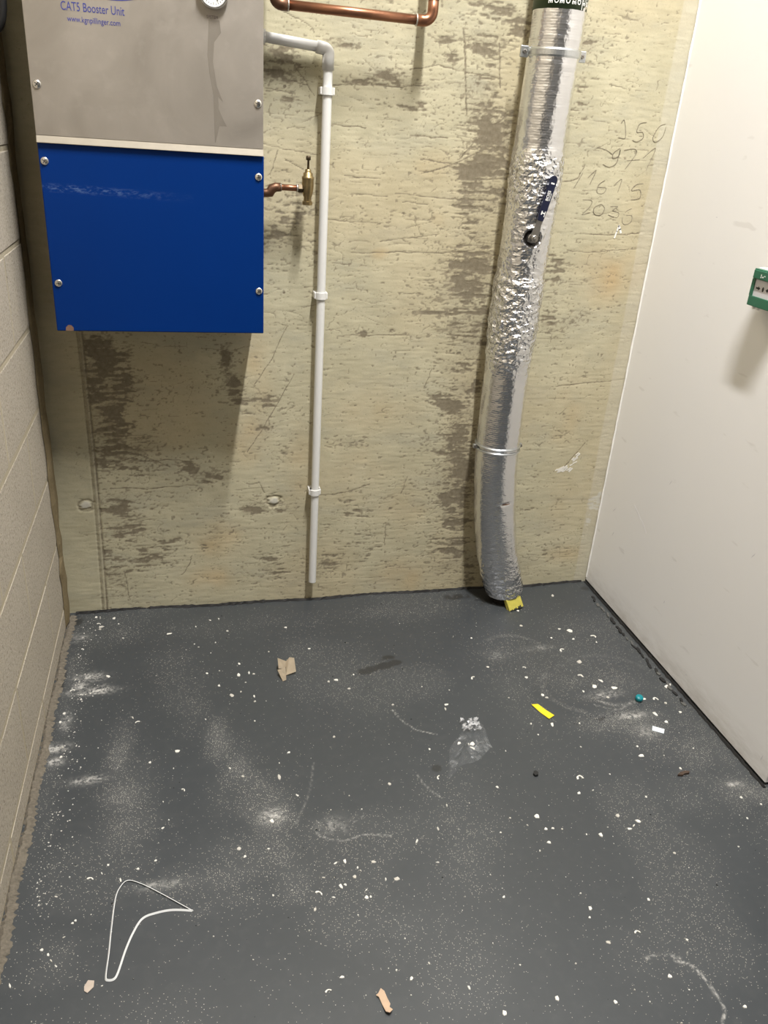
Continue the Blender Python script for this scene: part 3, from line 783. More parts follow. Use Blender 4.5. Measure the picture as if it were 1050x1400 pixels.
# ---------------------------------------------------------------- white wall and the rest of the room
bm = bmesh.new(); add_box(bm, (XR, 1.294, .008), (XR + .115, D + .01, CEIL), .0015, 1)
wall_right = finish(bm, "wall_right", M['plaster'])
tag(wall_right, "smooth white painted partition wall ending in an outer corner", kind="structure")
rr = random.Random(21)
SCUFFS = [(1.966, .553, .020, 60), (2.237, .335, .028, 50), (2.05, .364, .05, -35), (2.2155, .254, .022, 70), (1.557, .526, .022, 60), (1.68, .06, .014, 20), (1.328, .06, .02, 80), (2.037, 1.298, .008, 0), (2.10, .39, .06, -30), (1.86, .20, .012, 75)]
for y, z, L, a in SCUFFS:
    bm = bmesh.new(); ca, sa = math.cos(math.radians(a)), math.sin(math.radians(a))
    q = [(-L / 2, 0), (-L * .1, .0012), (L / 2, .0006), (L * .1, -.001)]
    f = [bm.verts.new((XR - .0003, y - (u * ca - v * sa), z + u * sa + v * ca)) for u, v in q]
    g = [bm.verts.new((XR + .0005, p.co.y, p.co.z)) for p in f]
    bm.faces.new(f)
    for i in range(4): bm.faces.new((f[i], f[(i + 1) % 4], g[(i + 1) % 4], g[i]))
    finish(bm, "scuff_mark", M['frost'], wall_right)
bm = bmesh.new(); add_box(bm, (2.42, -2.1, 0), (2.54, D, CEIL))
tag(finish(bm, "wall_side", M['beige']), "beige painted side wall of the passage", kind="structure")
bm = bmesh.new(); add_box(bm, (XL - .1, -2.22, 0), (2.5, -2.1, CEIL))
tag(finish(bm, "wall_front", M['beige']), "beige painted wall behind the viewer", kind="structure")
bm = bmesh.new(); add_box(bm, (XL - .14, -2.22, CEIL), (2.54, D + .16, CEIL + .1))
tag(finish(bm, "ceiling", M['ceiling']), "plain pale ceiling slab", kind="structure")

def batten(x, y, length, watts, label):
    root = empty("ceiling_light", (x, y, CEIL))
    tag(root, label, "ceiling light")
    bm = bmesh.new(); add_box(bm, (x - .05, y - length / 2, CEIL - .045), (x + .05, y + length / 2, CEIL), .004)
    finish(bm, "housing", M['upvc'], root)
    bm = bmesh.new(); add_box(bm, (x - .04, y - length / 2 + .02, CEIL - .08), (x + .04, y + length / 2 - .02, CEIL - .0451), .012, 3)
    finish(bm, "diffuser", M['tube'], root)
    ld = bpy.data.lights.new("tube_light", 'AREA'); ld.shape = 'RECTANGLE'; ld.size = .08; ld.size_y = length - .05
    ld.energy = watts; ld.color = (1.0, .99, .98)
    lo = bpy.data.objects.new("tube_light", ld); COL.objects.link(lo); lo.location = (x, y, CEIL - .083)
batten(LAMP_MAIN[0], LAMP_MAIN[1], 1.0, LAMP_MAIN[2], "slim ceiling batten light over the concrete corner")
batten(LAMP_FRONT[0], LAMP_FRONT[1], 1.2, LAMP_FRONT[2], "slim ceiling batten light by the beige walls")

# ---------------------------------------------------------------- booster cabinet
YF = D - .22
def build_cabinet():
    root = empty("booster_cabinet", (-.057, D, .95))
    tag(root, "wall-mounted pump cabinet with stainless upper panel and bright blue lower panel", "cabinet")
    xl, xr, zb, zm, zt = -.3095, .1948, .9515, 1.380, 2.05
    bm = bmesh.new(); add_box(bm, (xl + .004, YF + .003, zb + .003), (xr - .004, D - .002, zt), .002)
    finish(bm, "body", M['cabinet'], root)
    bm = bmesh.new(); add_box(bm, (xl, YF, zb), (xr + .0008, YF + .03, zm - .004), .0025, 2)
    finish(bm, "lower_panel", M['blue'], root)["label"] = "bright blue lower panel"
    bm = bmesh.new(); add_box(bm, (xl, YF - .003, zm + .010), (xr - .001, YF + .03, zt), .0012, 2)
    up = finish(bm, "upper_panel", M['steel'], root); up["label"] = "stained stainless steel upper panel"
    bm = bmesh.new()
    mtx = Matrix.Translation((0, YF - .003, zm + .010)) @ Matrix.Rotation(math.radians(-16), 4, 'X')
    add_box(bm, (xl, -.0002, -.0155), (xr - .001, .0022, .0), .0007, 1, mtx)
    finish(bm, "panel_lip", M['lip'], up)
    # screws
    for x, z, y in ((-.2965, 1.4914, YF - .003), (.1811, 1.4862, YF - .003), (-.2974, 1.3372, YF), (.1827, 1.329, YF), (-.2947, 1.0672, YF), (.1835, 1.0599, YF)):
        bm = bmesh.new()
        add_lathe(bm, (x, y + .001, z), (0, -1, 0), [(0, .0088), (.0018, .0090), (.0032, .0078), (.0045, .0050), (.0051, .0020), (.0052, .0004)], 24)
        s = finish(bm, "screw", M['chrome'], root, True)
        bm = bmesh.new(); a = rng.uniform(0, 1.5)
        for q in (0, math.pi / 2):
            mt = Matrix.Translation((x, y - .0039, z)) @ Matrix.Rotation(a + q, 4, 'Y')
            add_box(bm, (-.0052, -.0008, -.0009), (.0052, .0008, .0009), 0, 1, mt)
        finish(bm, "cross_slot", M['slot'], s)
    # printed legend
    def put(body, size, x, z, mat, name, w=None, align='LEFT', bold=0.0):
        me = text_mesh(body, size, .00015, bold, align)
        if w:
            xs = [v.co.x for v in me.vertices]; k = w / (max(xs) - min(xs))
            for v in me.vertices: v.co.x *= k
        for v in me.vertices: v.co = Vector((x + v.co.x, YF - .0033 - v.co.z, z + v.co.y))
        return link(name, me, mat, up)
    put("CAT5 Booster Unit", .0235, -.2335, 1.6315, M['ink'], "lettering", .129)
    put("www.kgnpillinger.com", .0155, -.2220, 1.6130, M['ink'], "lettering", .108)
    put("SYSTEM", .0085, .0815, 1.6455, M['ink_grey'], "lettering", .024, 'CENTER')
    bm = bmesh.new()
    poly = [(-.128 + .078 * math.cos(2 * math.pi * k / 48), 1.690 + .0275 * math.sin(2 * math.pi * k / 48)) for k in range(48)]
    add_prism(bm, poly, 0, .0003, Matrix.Translation((0, YF - .0031, 0)) @ WALLM)
    finish(bm, "logo_oval", M['ink'], up)["label"] = "blue oval logo above the lettering"
    # drip mark below the gauge
    drip = [(.0735, 1.645), (.097, 1.645), (.0997, 1.6216), (.0845, 1.6019), (.081, 1.5629), (.0885, 1.515), (.1019, 1.4837), (.091, 1.494), (.0915, 1.47), (.099, 1.4532), (.1093, 1.434), (.0926, 1.4345), (.0835, 1.3985), (.0815, 1.3985), (.0805, 1.497), (.0725, 1.5405), (.0690, 1.5763), (.0715, 1.6122)]
    bm = bmesh.new(); add_prism(bm, drip, 0, .0002, Matrix.Translation((0, YF - .0030, 0)) @ WALLM)
    finish(bm, "drip_stain", M['drip'], up)
    # pressure gauge
    gx, gz = .0845, 1.6965
    bm = bmesh.new(); add_lathe(bm, (gx, YF - .003, gz), (0, -1, 0), [(0, .033), (.010, .033), (.013, .0315), (.013, .0285), (.009, .028), (.009, .001)], 40)
    g = finish(bm, "gauge", M['chrome'], root, False)
    bm = bmesh.new(); add_lathe(bm, (gx, YF - .0121, gz), (0, -1, 0), [(0, .0278), (.0008, .0276), (.0009, .0005)], 40)
    finish(bm, "dial", M['dial'], g)
    bm = bmesh.new()
    for k in range(21):
        a = math.radians(-225 + k * 13.5)
        r0 = .0215 if k % 5 else .019
        mt = Matrix.Translation((gx + .5 * (r0 + .0245) * math.cos(a), YF - .0132, gz + .5 * (r0 + .0245) * math.sin(a))) @ Matrix.Rotation(-a, 4, 'Y')
        add_box(bm, (-(.0245 - r0) / 2, -.0002, -.0005), ((.0245 - r0) / 2, .0002, .0005), 0, 1, mt)
    finish(bm, "scale_marks", M['slot'], g)
    bm = bmesh.new(); mt = Matrix.Translation((gx, YF - .0138, gz)) @ Matrix.Rotation(math.radians(60), 4, 'Y'); add_box(bm, (-.006, -.0003, -.0007), (.019, .0003, .0007), 0, 1, mt)
    finish(bm, "needle", M['slot'], g)
    # rust spot at the lower corner
    bm = bmesh.new(); add_prism(bm, [(-.289, .9525), (-.271, .9525), (-.270, .960), (-.275, .966), (-.282, .967), (-.288, .961)], 0, .0004, Matrix.Translation((0, YF - .0001, 0)) @ WALLM)
    finish(bm, "rust_spot", M['rust'], root)
    return root
build_cabinet()

# ---------------------------------------------------------------- white overflow pipe
def build_overflow():
    root = empty("overflow_pipe", (.3735, D, .083))
    tag(root, "thin white plastic drain pipe dropping down the concrete from the pump cabinet", "pipe")
    y = D - .030; r = .0122
    bm = bmesh.new(); add_cyl(bm, (.1955, y, 1.6396), (.350, y, 1.6275), r, None, 28)
    finish(bm, "horizontal_pipe", M['upvc'], root, True)
    bm = bmesh.new(); add_lathe(bm, (.196, y, 1.6396), (1, 0, -.07), [(0, .021), (.010, .021), (.011, .017), (.019, .017), (.020, .0122)], 12)
    finish(bm, "tank_connector", M['upvc'], root)
    bm = bmesh.new()
    zc = 1.6255; xc = .3735
    P = [(.343, y, 1.628)] + [(xc - .014 + .014 * math.sin(a), y, zc - .012 + .012 * math.cos(a)) for a in np.linspace(0, math.pi / 2, 7)] + [(xc, y, 1.578)]
    add_tube(bm, P, .0152, 24)
    finish(bm, "elbow", M['upvc'], root, True)
    bm = bmesh.new(); add_lathe(bm, (xc, y, 1.59), (.0015, 0, -1.507), [(0, r), (.002, r), (.75, r), (1.504, r), (1.5055, r), (1.507, r), (1.507, r - .002), (1.5, r - .002)], 28)
    finish(bm, "vertical_pipe", M['upvc'], root, True)
    for z in (1.531, 1.0165, .4095):
        bm = bmesh.new()
        add_lathe(bm, (xc, y, z - .009), (0, 0, 1), [(0, .0122), (0, .0162), (.018, .0162), (.018, .0122)], 24)
        add_box(bm, (xc - .019, y - .006, z - .009), (xc + .019, D, z + .009), .002)
        finish(bm, "pipe_clip", M['upvc'], root)
build_overflow()

# ---------------------------------------------------------------- copper supply pipe
def build_copper():
    root = empty("copper_pipe", (.6195, D - .09, 1.70))
    tag(root, "brown copper pipe running level from the cabinet then turning up", "pipe")
    y = D - .09; r = .0112
    bm = bmesh.new(); add_cyl(bm, (.258, y, 1.7035), (.600, y, 1.7005), r, None, 24)
    finish(bm, "straight_pipe", M['copper'], root, True)
    bm = bmesh.new()
    P = [(.578, y, 1.7007)] + [(.5975 + .022 * math.sin(a), y, 1.7227 - .022 * math.cos(a)) for a in np.linspace(0, math.pi / 2, 8)] + [(.6195, y, 1.748)]
    add_tube(bm, P, .0133, 20); finish(bm, "elbow", M['copper'], root, True)
    bm = bmesh.new(); add_cyl(bm, (.6195, y, 1.74), (.6195, y, CEIL), r, None, 24); finish(bm, "riser", M['copper'], root, True)
    for p, a in (((.579, y, 1.7007), (1, 0, 0)), ((.6195, y, 1.7475), (0, 0, 1)), ((.2635, y, 1.7035), (1, 0, 0))):
        bm = bmesh.new(); add_lathe(bm, Vector(p) - Vector(a) * .0015, a, [(0, .0112), (0, .0142), (.003, .0142), (.003, .0112)], 20)
        finish(bm, "solder_ring", M['solder'], root, True)
    bm = bmesh.new()
    P = [(.266, y, 1.7035)] + [(.236 + .016 * -math.sin(a) + .012, y, 1.7195 - .016 * math.cos(a)) for a in np.linspace(0, math.pi / 2, 7)] + [(.232, y, 1.76)]
    add_tube(bm, P, .0138, 20); finish(bm, "tarnished_elbow", M['copper_dark'], root, True)
    bm = bmesh.new(); add_cyl(bm, (.232, y, 1.75), (.232, y, 1.95), r, None, 20); add_cyl(bm, (.232, y, 1.95), (.19, y, 1.95), r, None, 20)
    finish(bm, "cabinet_tail", M['copper_dark'], root, True)
build_copper()

# ---------------------------------------------------------------- brass valve
def build_valve():
    y = D - .07; xv = .3235
    root = empty("brass_valve", (xv, y, 1.262))
    tag(root, "small tarnished brass valve on a copper stub beside the cabinet", "valve")
    bm = bmesh.new(); add_cyl(bm, (.246, y, 1.2992), (.312, y, 1.2985), .0078, None, 20); finish(bm, "copper_stub", M['copper'], root, True)
    bm = bmesh.new(); add_tube(bm, [(.254, y, 1.299), (.240, y, 1.2985), (.230, y, 1.294), (.225, y, 1.285), (.215, y, 1.283), (.188, y, 1.283)], [.0105, .0115, .0125, .0125, .0105, .0105], 18)
    finish(bm, "elbow", M['copper_dark'], root, True)
    for x in (.251, .294):
        bm = bmesh.new(); add_lathe(bm, (x, y, 1.299), (1, 0, 0), [(0, .0078), (0, .0105), (.0035, .0105), (.0035, .0078)], 18); finish(bm, "solder_ring", M['solder'], root, True)
    bm = bmesh.new(); add_lathe(bm, (.297, y, 1.2985), (1, 0, 0), [(0, .0085), (.002, .0115), (.011, .0115), (.014, .009), (.018, .009)], 6); finish(bm, "inlet_nut", M['brass_dark'], root)
    bm = bmesh.new()
    add_lathe(bm, (xv, y, 1.2665), (0, 0, 1), [(0, .0105), (.003, .0105), (.010, .0098), (.016, .0122), (.030, .0150), (.042, .0160), (.052, .0150), (.056, .0160), (.061, .0160), (.063, .0125), (.070, .0125), (.072, .0085), (.074, .0085), (.075, .0078), (.079, .0078), (.080, .0040)], 28)
    finish(bm, "valve_body", M['brass'], root, True)
    bm = bmesh.new(); add_lathe(bm, (xv, y, 1.2585), (0, 0, 1), [(0, .0105), (.001, .0135), (.009, .0135), (.010, .0105)], 20); finish(bm, "outlet_collar", M['brass'], root)
    bm = bmesh.new(); add_lathe(bm, (xv, y, 1.345), (0, 0, 1), [(0, .0030), (.022, .0026), (.023, .0062), (.031, .0062), (.033, .0045)], 14); finish(bm, "spindle", M['brass_dark'], root, True)
build_valve()

# ---------------------------------------------------------------- insulated pipe
def build_insulated():
    YP = D - .085
    root = empty("insulated_pipe", (.945, YP, 0))
    tag(root, "thick vertical pipe wrapped in crinkled silver foil insulation", "pipe")
    zt = np.array([.036, .086, .2, .34, .497, .57, .74, .9, 1.05, 1.142, 1.25, 1.42, 1.527, 1.656, 1.75, CEIL])
    xt = np.array([1.040, 1.022, .988, .963, .946, .943, .940, .940, .941, .944, .948, .948, .949, .953, .954, .957])
    rt_z = np.array([0, .05, .12, .5, .8, .84, .90, .96, 1.05, 1.085, 1.10, 1.30, 1.36, 1.42, 1.44, CEIL])
    rt_r = np.array([.060, .064, .067, .067, .0665, .067, .0695, .0725, .0715, .0705, .068, .069, .0705, .069, .067, .0665])
    zs = np.concatenate([np.arange(.036, 1.80, .0035), np.linspace(1.82, CEIL, 30)])
    NS = 144
    th = np.linspace(0, 2 * np.pi, NS, endpoint=False)
    k = np.array([.05, .25, .5, .25, .05])
    xc = np.interp(zs, zt, xt)
    pad = np.pad(xc, 12, mode='edge'); ker = np.hanning(25); ker /= ker.sum()
    xc = np.convolve(pad, ker, 'same')[12:-12]
    rc = np.interp(zs, rt_z, rt_r)
    T, Z = np.meshgrid(th, zs)
    R = np.repeat(rc[:, None], NS, 1)
    zone = np.interp(zs, [.03, .10, .2, .45, .80, .88, .93, 1.05, 1.08, 1.12, 1.28, 1.31, 1.40, 1.43, 1.6, 1.8], [.6, .45, .15, .1, .15, .9, 1, 1, .9, .45, .5, 1, 1, .15, .12, .1])
    CR = np.repeat(zone[:, None], NS, 1)
    U = np.where(T > np.pi * .5, T - 2 * np.pi, T) * .068     # seam of the noise at the rear
    w1 = np.abs(vn(U + .01 * vn(U, Z, .02, .02, 71), Z, .028, .014, 72) - .5) * 2
    w2 = np.abs(vn(U, Z + .006 * vn(U, Z, .012, .012, 73), .014, .009, 74) - .5) * 2
    R += CR * (.0050 * (.5 - w1) + .0026 * (.5 - w2)) + .0010 * (vn(U, Z, .06, .12, 75) - .5)
    deg = np.degrees(np.arctan2(np.sin(T), np.cos(T)))
    R += .0013 * (sstep(-58, -55, deg + 2.5 * np.sin(Z * 9)) * (1 - sstep(60, 90, deg)))       # lap of the foil
    for zz, hh in ((1.4255, .0015), (1.082, .0025), (.868, .0012), (1.69, .0010), (.60, .0006), (.115, .0012), (1.63, .0008)):
        R += hh * np.exp(-((Z - zz - .004 * np.sin(3 * T + zz * 9)) / .005) ** 2)
    # opening cut for the valve spindle
    fx, fz = .000, 1.2085
    du = (T - np.radians(270 - 9)) * .068; dz = Z - fz
    hole = 1 - sstep(.75, 1.0, np.sqrt((du / .025) ** 2 + (dz / .023) ** 2))
    R -= .020 * hole
    R += .003 * np.exp(-((np.sqrt((du / .027) ** 2 + (dz / .025) ** 2) - 1.05) / .16) ** 2)
    # small tear lower down
    tear = np.exp(-(((T - np.radians(281)) * .068) / .020) ** 2 - ((Z - .395 - .006 * (T - np.radians(281))) / .0040) ** 2)
    R -= .006 * tear
    # ring tilt where the foot kicks sideways
    dxdz = np.gradient(xc, zs)
    X = xc[:, None] + R * np.cos(T); Y = YP + R * np.sin(T)
    Zz = Z - R * np.cos(T) * dxdz[:, None] * .55
    Zz = np.maximum(Zz, .012)
    P = np.stack([X, Y, Zz], -1)
    P = np.concatenate([P, P[:, :1]], 1); CRc = np.concatenate([CR, CR[:, :1]], 1)
    o = grid_object("foil_jacket", P, dict(crumple=CRc), M['foil'])
    o.parent = root; o.location = -root.location
    bm = bmesh.new(); bm.from_mesh(o.data); bmesh.ops.remove_doubles(bm, verts=bm.verts[:], dist=1e-6); bmesh.ops.recalc_face_normals(bm, faces=bm.faces[:]); bm.to_mesh(o.data); bm.free(); o.data.shade_smooth()
    def ctr(z): return float(np.interp(z, zs, xc))
    bm = bmesh.new(); add_cyl(bm, (1.046, YP, .0), (1.036, YP, .07), .042, None, 24); finish(bm, "inner_pipe", M['hole'], root)
    bm = bmesh.new()
    bmesh.ops.create_uvsphere(bm, u_segments=20, v_segments=12, radius=1, matrix=Matrix.Translation((ctr(fz) - .0105, YP - .050, fz)) @ Matrix.Diagonal((.0235, .004, .0215, 1)))
    finish(bm, "cut_opening", M['hole'], root, True)
    xt_ = ctr(.395)
    bm = bmesh.new(); add_prism(bm, [(-.014, -.002), (-.004, .0005), (.006, .001), (.016, .0045), (.017, .0025), (.008, -.0012), (-.004, -.0025)], 0, .0012, Matrix.Translation((xt_ + .012, YP - .0620, .395)) @ WALLM)
    finish(bm, "tear", M['rust'], root)
    # green identification tape
    bm = bmesh.new(); rt = .0685
    za, zb_ = 1.7515, 1.90
    add_lathe(bm, (ctr(1.8), YP, za), (0, 0, 1), [(0, rt), (zb_ - za, rt), (zb_ - za, rt - .002), (0, rt - .002)][:2], 96)
    tape = finish(bm, "identification_tape", M['green_tape'], root, True); tape["label"] = "olive green identification tape with white lettering"
    for a0 in (-128, -104, -78, -49, -22):
        me = text_mesh("COLD\nSERVICE", .0150, 0, .0003, 'RIGHT')
        xs = [v.co.x for v in me.vertices]; ys = [v.co.y for v in me.vertices]
        mx, my = max(xs), (max(ys) + min(ys)) / 2
        for v in me.vertices:
            u = (v.co.y - my) ; w = v.co.x - mx
            a = math.radians(a0) + u / rt
            v.co = Vector((ctr(1.8) + (rt + .0004) * math.cos(a), YP + (rt + .0004) * math.sin(a), za + .010 - w))
        link("lettering", me, M['white_ink'], tape)
    bm = bmesh.new(); a = math.radians(-62)
    add_box(bm, (ctr(1.8) + (rt) * math.cos(a) - .0006, YP + rt * math.sin(a) - .0008, za), (ctr(1.8) + rt * math.cos(a) + .0006, YP + rt * math.sin(a) + .0008, 1.9))
    finish(bm, "tape_line", M['white_ink'], tape)
    # lever of the ball valve
    yl = YP - .078; px, pz = ctr(fz) - .0100, fz
    bm = bmesh.new(); add_lathe(bm, (px, YP - .050, pz), (0, -1, 0), [(0, .013), (.020, .013), (.021, .0115), (.026, .0115)], 20); finish(bm, "valve_gland", M['gunmetal'], root)
    bm = bmesh.new()
    up = Vector((.030, 0, .137)).normalized(); sd = Vector((up.z, 0, -up.x))
    def lp(s, t): v = Vector((px, 0, pz)) + up * s + sd * t; return (v.x, v.z)
    add_prism(bm, [lp(-.010, -.009), lp(-.010, .009), lp(.006, .012), lp(.025, .010), lp(.036, .0085), (lp(.058, .008)), lp(.058, -.008), lp(.036, -.0085), lp(.025, -.010), lp(.006, -.012)], 0, .003, Matrix.Translation((0, yl + .003, 0)) @ WALLM)
    finish(bm, "lever_arm", M['gunmetal'], root)
    bm = bmesh.new(); add_lathe(bm, (px, yl, pz), (0, -1, 0), [(0, .0095), (.0015, .0100), (.007, .0100), (.0085, .0085), (.0085, .0045), (.011, .0045), (.0115, .0035)], 6 * 4); finish(bm, "spindle_nut", M['gunmetal'], root)
    bm = bmesh.new()
    s0, s1, hw = .048, .166, .0100
    poly = [lp(s0, -hw * .85), lp(s0, hw * .85), lp(s0 + .03, hw)] + [lp(s1 - hw + hw * math.sin(a), hw * math.cos(a)) for a in np.linspace(0, math.pi, 11)] + [lp(s0 + .03, -hw)]
    add_prism(bm, poly, 0, .009, Matrix.Translation((0, yl + .006, 0)) @ WALLM)
    bmesh.ops.bevel(bm, geom=[e for e in bm.edges], offset=.0012, segments=2, affect='EDGES')
    grip = finish(bm, "grip", M['navy'], root); grip["label"] = "navy lever grip with white lettering"
    yg = yl - .0031
    def flat(poly): 
        bm = bmesh.new(); add_prism(bm, poly, 0, .0002, Matrix.Translation((0, yg, 0)) @ WALLM); return bm
    finish(flat([lp(s1 - .022, -.005), lp(s1 - .022, .005), lp(s1 - .018, .005), lp(s1 - .018, -.005)]), "white_bar", M['white_ink'], grip)
    me = text_mesh("BOSS", .0115, .0001, .0002, 'CENTER')
    for v in me.vertices:
        p = lp(s0 + .066 + v.co.x, .0045 - v.co.y * 1.0); v.co = Vector((p[0], yg - .0002 + v.co.z, p[1]))
    link("lettering", me, M['white_ink'], grip)
    finish(flat([lp(s0 + .054, .0052), lp(s0 + .054, .0065), lp(s0 + .074, .0065), lp(s0 + .074, .0052)]), "white_bar", M['white_ink'], grip)
    bm = flat([lp(s0 + .016, -.0052), lp(s0 + .016, -.0022), lp(s0 + .026, -.0022), lp(s0 + .026, -.0052)])
    add_prism(bm, [lp(s0 + .0195, -.0022), lp(s0 + .0195, .0048), lp(s0 + .0225, .0048), lp(s0 + .0225, -.0022)], 0, .0002, Matrix.Translation((0, yg, 0)) @ WALLM)
    add_prism(bm, [lp(s0 + .012, .0048), lp(s0 + .012, .0066), lp(s0 + .027, .0066), lp(s0 + .027, .0048)], 0, .0002, Matrix.Translation((0, yg, 0)) @ WALLM)
    finish(bm, "white_symbol", M['white_ink'], grip)
    # clamps
    def clamp(z, label, wide, rr_):
        r = empty("pipe_clamp", (ctr(z), YP, z)); tag(r, label, "pipe clamp")
        c = ctr(z)
        if wide:
            bm = bmesh.new(); add_lathe(bm, (c, YP, z - .010), (0, 0, 1), [(0, rr_), (0, rr_ + .003), (.004, rr_ + .0045), (.016, rr_ + .0045), (.020, rr_ + .003), (.020, rr_)], 64); finish(bm, "band", M['zinc'], r, False)
        else:
            for dz in (-.0065, .0065):
                bm = bmesh.new(); P = [(c + (rr_ + .002) * math.cos(a), YP + (rr_ + .002) * math.sin(a), z + dz) for a in np.linspace(0, 2 * math.pi, 49)]
                add_tube(bm, P, .0032, 8); finish(bm, "band", M['zinc'], r, True)
        for s in (-1, 1):
            e = c + s * (rr_ + (.013 if wide else .008))
            bm = bmesh.new()
            if wide: add_box(bm, (e - .011, YP - .004, z - .0135), (e + .011, YP + .004, z + .0135), .002)
            else: add_box(bm, (e - .006, YP - .006, z - .007), (e + .006, YP + .006, z + .007), .003)
            ear = finish(bm, "ear", M['zinc'], r)
            bm = bmesh.new(); add_lathe(bm, (e, YP - (.004 if wide else .006), z), (0, -1, 0), [(0, .0055), (.003, .0055), (.0035, .0038), (.0036, .0020), (.002, .0018)], 16); finish(bm, "bolt", M['gunmetal'], ear)
        bm = bmesh.new(); add_cyl(bm, (c, YP + rr_, z), (c, D, z), .005, None, 12); finish(bm, "stud", M['zinc'], r)
    clamp(1.657, "galvanised two-bolt band clamp just below the green tape on the foil pipe", True, .0675)
    clamp(.575, "thin twin-wire clamp low down around the foil pipe", False, .0675)
build_insulated()

def build_foam():
    root = empty("foam_wedge", (1.068, 2.20, 0)); tag(root, "yellow foam block wedged under the end of the foil pipe", "foam block")
    mt = Matrix.Translation((1.062, 2.170, .002)) @ Matrix.Rotation(math.radians(14), 4, 'Z') @ Matrix.Rotation(math.radians(-9), 4, 'Y') @ Matrix.Rotation(math.radians(-32), 4, 'X')
    bm = bmesh.new(); add_box(bm, (-.029, 0, .004), (.029, .016, .054), .002, 2, mt)
    rr = random.Random(4)
    for v in bm.verts: v.co += Vector((rr.uniform(-.0015, .0015), rr.uniform(-.001, .001), rr.uniform(-.001, .001)))
    finish(bm, "foam", M['foam'], root)
    bm = bmesh.new()
    for a, b, h in ((-.026, -.014, .004), (-.010, .002, .006), (.006, .020, .009)):
        add_prism(bm, [(a, .003), (b, .003), (b - .002, .004 + h), ((a + b) / 2, .003 + h * .7), (a + .002, .004 + h * .8)], 0, .001, mt @ Matrix.Translation((0, -.0002, 0)) @ WALLM)
    finish(bm, "scorched_edge", M['char'], root)
build_foam()

# ---------------------------------------------------------------- cable at the top left
bm = bmesh.new()
add_tube(bm, smooth_path([(-.352, 2.16, CEIL), (-.352, 2.15, 2.0), (-.351, 2.15, 1.75), (-.354, 2.152, 1.64), (-.366, 2.158, 1.60), (-.386, 2.165, 1.585)], 8), .0085, 12)
o = finish(bm, "power_cable", M['black'], None, True); tag(o, "black cable hanging between the blockwork and the cabinet", "cable")

# ---------------------------------------------------------------- green call point
def build_callpoint():
    y1 = 1.7645; y0 = y1 - .088; z0, z1 = 1.1215, 1.2085; xf = 1.345
    root = empty("call_point", (XR, (y0 + y1) / 2, z0)); tag(root, "green break-glass call point fixed to the white wall", "call point")
    bm = bmesh.new(); add_box(bm, (xf + .010, y0 - .002, z0 - .001), (XR, y1 + .003, z1 + .002), .003); finish(bm, "back_box", M['call_white'], root)
    wz0, wz1, wy0, wy1 = 1.1450, 1.1845, y0 + .012, y1 - .010
    bm = bmesh.new()
    add_box(bm, (xf, y0, wz1), (xf + .012, y1, z1), .0015); add_box(bm, (xf, y0, z0), (xf + .012, y1, wz0), .0015)
    add_box(bm, (xf, y0, wz0), (xf + .012, wy0, wz1)); add_box(bm, (xf, wy1, wz0), (xf + .012, y1, wz1))
    finish(bm, "cover", M['call_green'], root)
    bm = bmesh.new(); add_box(bm, (xf - .004, y0 + .004, wz1 + .002), (xf + .001, y1 - .004, z1 - .003), .001); finish(bm, "name_plate", M['call_green'], root)
    bm = bmesh.new(); add_box(bm, (xf + .003, wy0, wz0), (xf + .006, wy1, wz1)); pl = finish(bm, "break_plate", M['frost'], root)
    pl["label"] = "pale plate with black arrows"
    yc = (wy0 + wy1) / 2; zc = (wz0 + wz1) / 2
    KM = Matrix(((0, 0, -1, xf + .0031), (-1, 0, 0, yc), (0, 1, 0, zc), (0, 0, 0, 1)))
    for s in (-1, 1):
        bm = bmesh.new(); add_prism(bm, [(s * .026, .002), (s * .018, .002), (s * .018, .005), (s * .010, 0), (s * .018, -.005), (s * .018, -.002), (s * .026, -.002)], 0, .0004, KM); finish(bm, "arrow", M['black'], pl)
    bm = bmesh.new(); add_prism(bm, [(.0035 * math.cos(a), .0058 * math.sin(a)) for a in np.linspace(0, 2 * math.pi, 16, endpoint=False)], 0, .0004, KM); finish(bm, "dot", M['black'], pl)
    bm = bmesh.new()
    for i, (u, v, w, h) in enumerate(((-.010, .0255, .0025, .004), (-.0105, .0305, .003, .003), (-.004, .0265, .004, .003), (.002, .030, .004, .002))):
        add_box(bm, (xf - .0045, yc - u - w, zc + v), (xf - .0038, yc - u, zc + v + h))
    finish(bm, "print", M['white_ink'], root)
    for yy in (y1 - .020, y1 - .036):
        bm = bmesh.new(); add_box(bm, (xf + .004, yy - .003, z0 - .007), (xf + .012, yy + .003, z0 + .001), .001); finish(bm, "cover_hinge", M['caulk'], root)
build_callpoint()

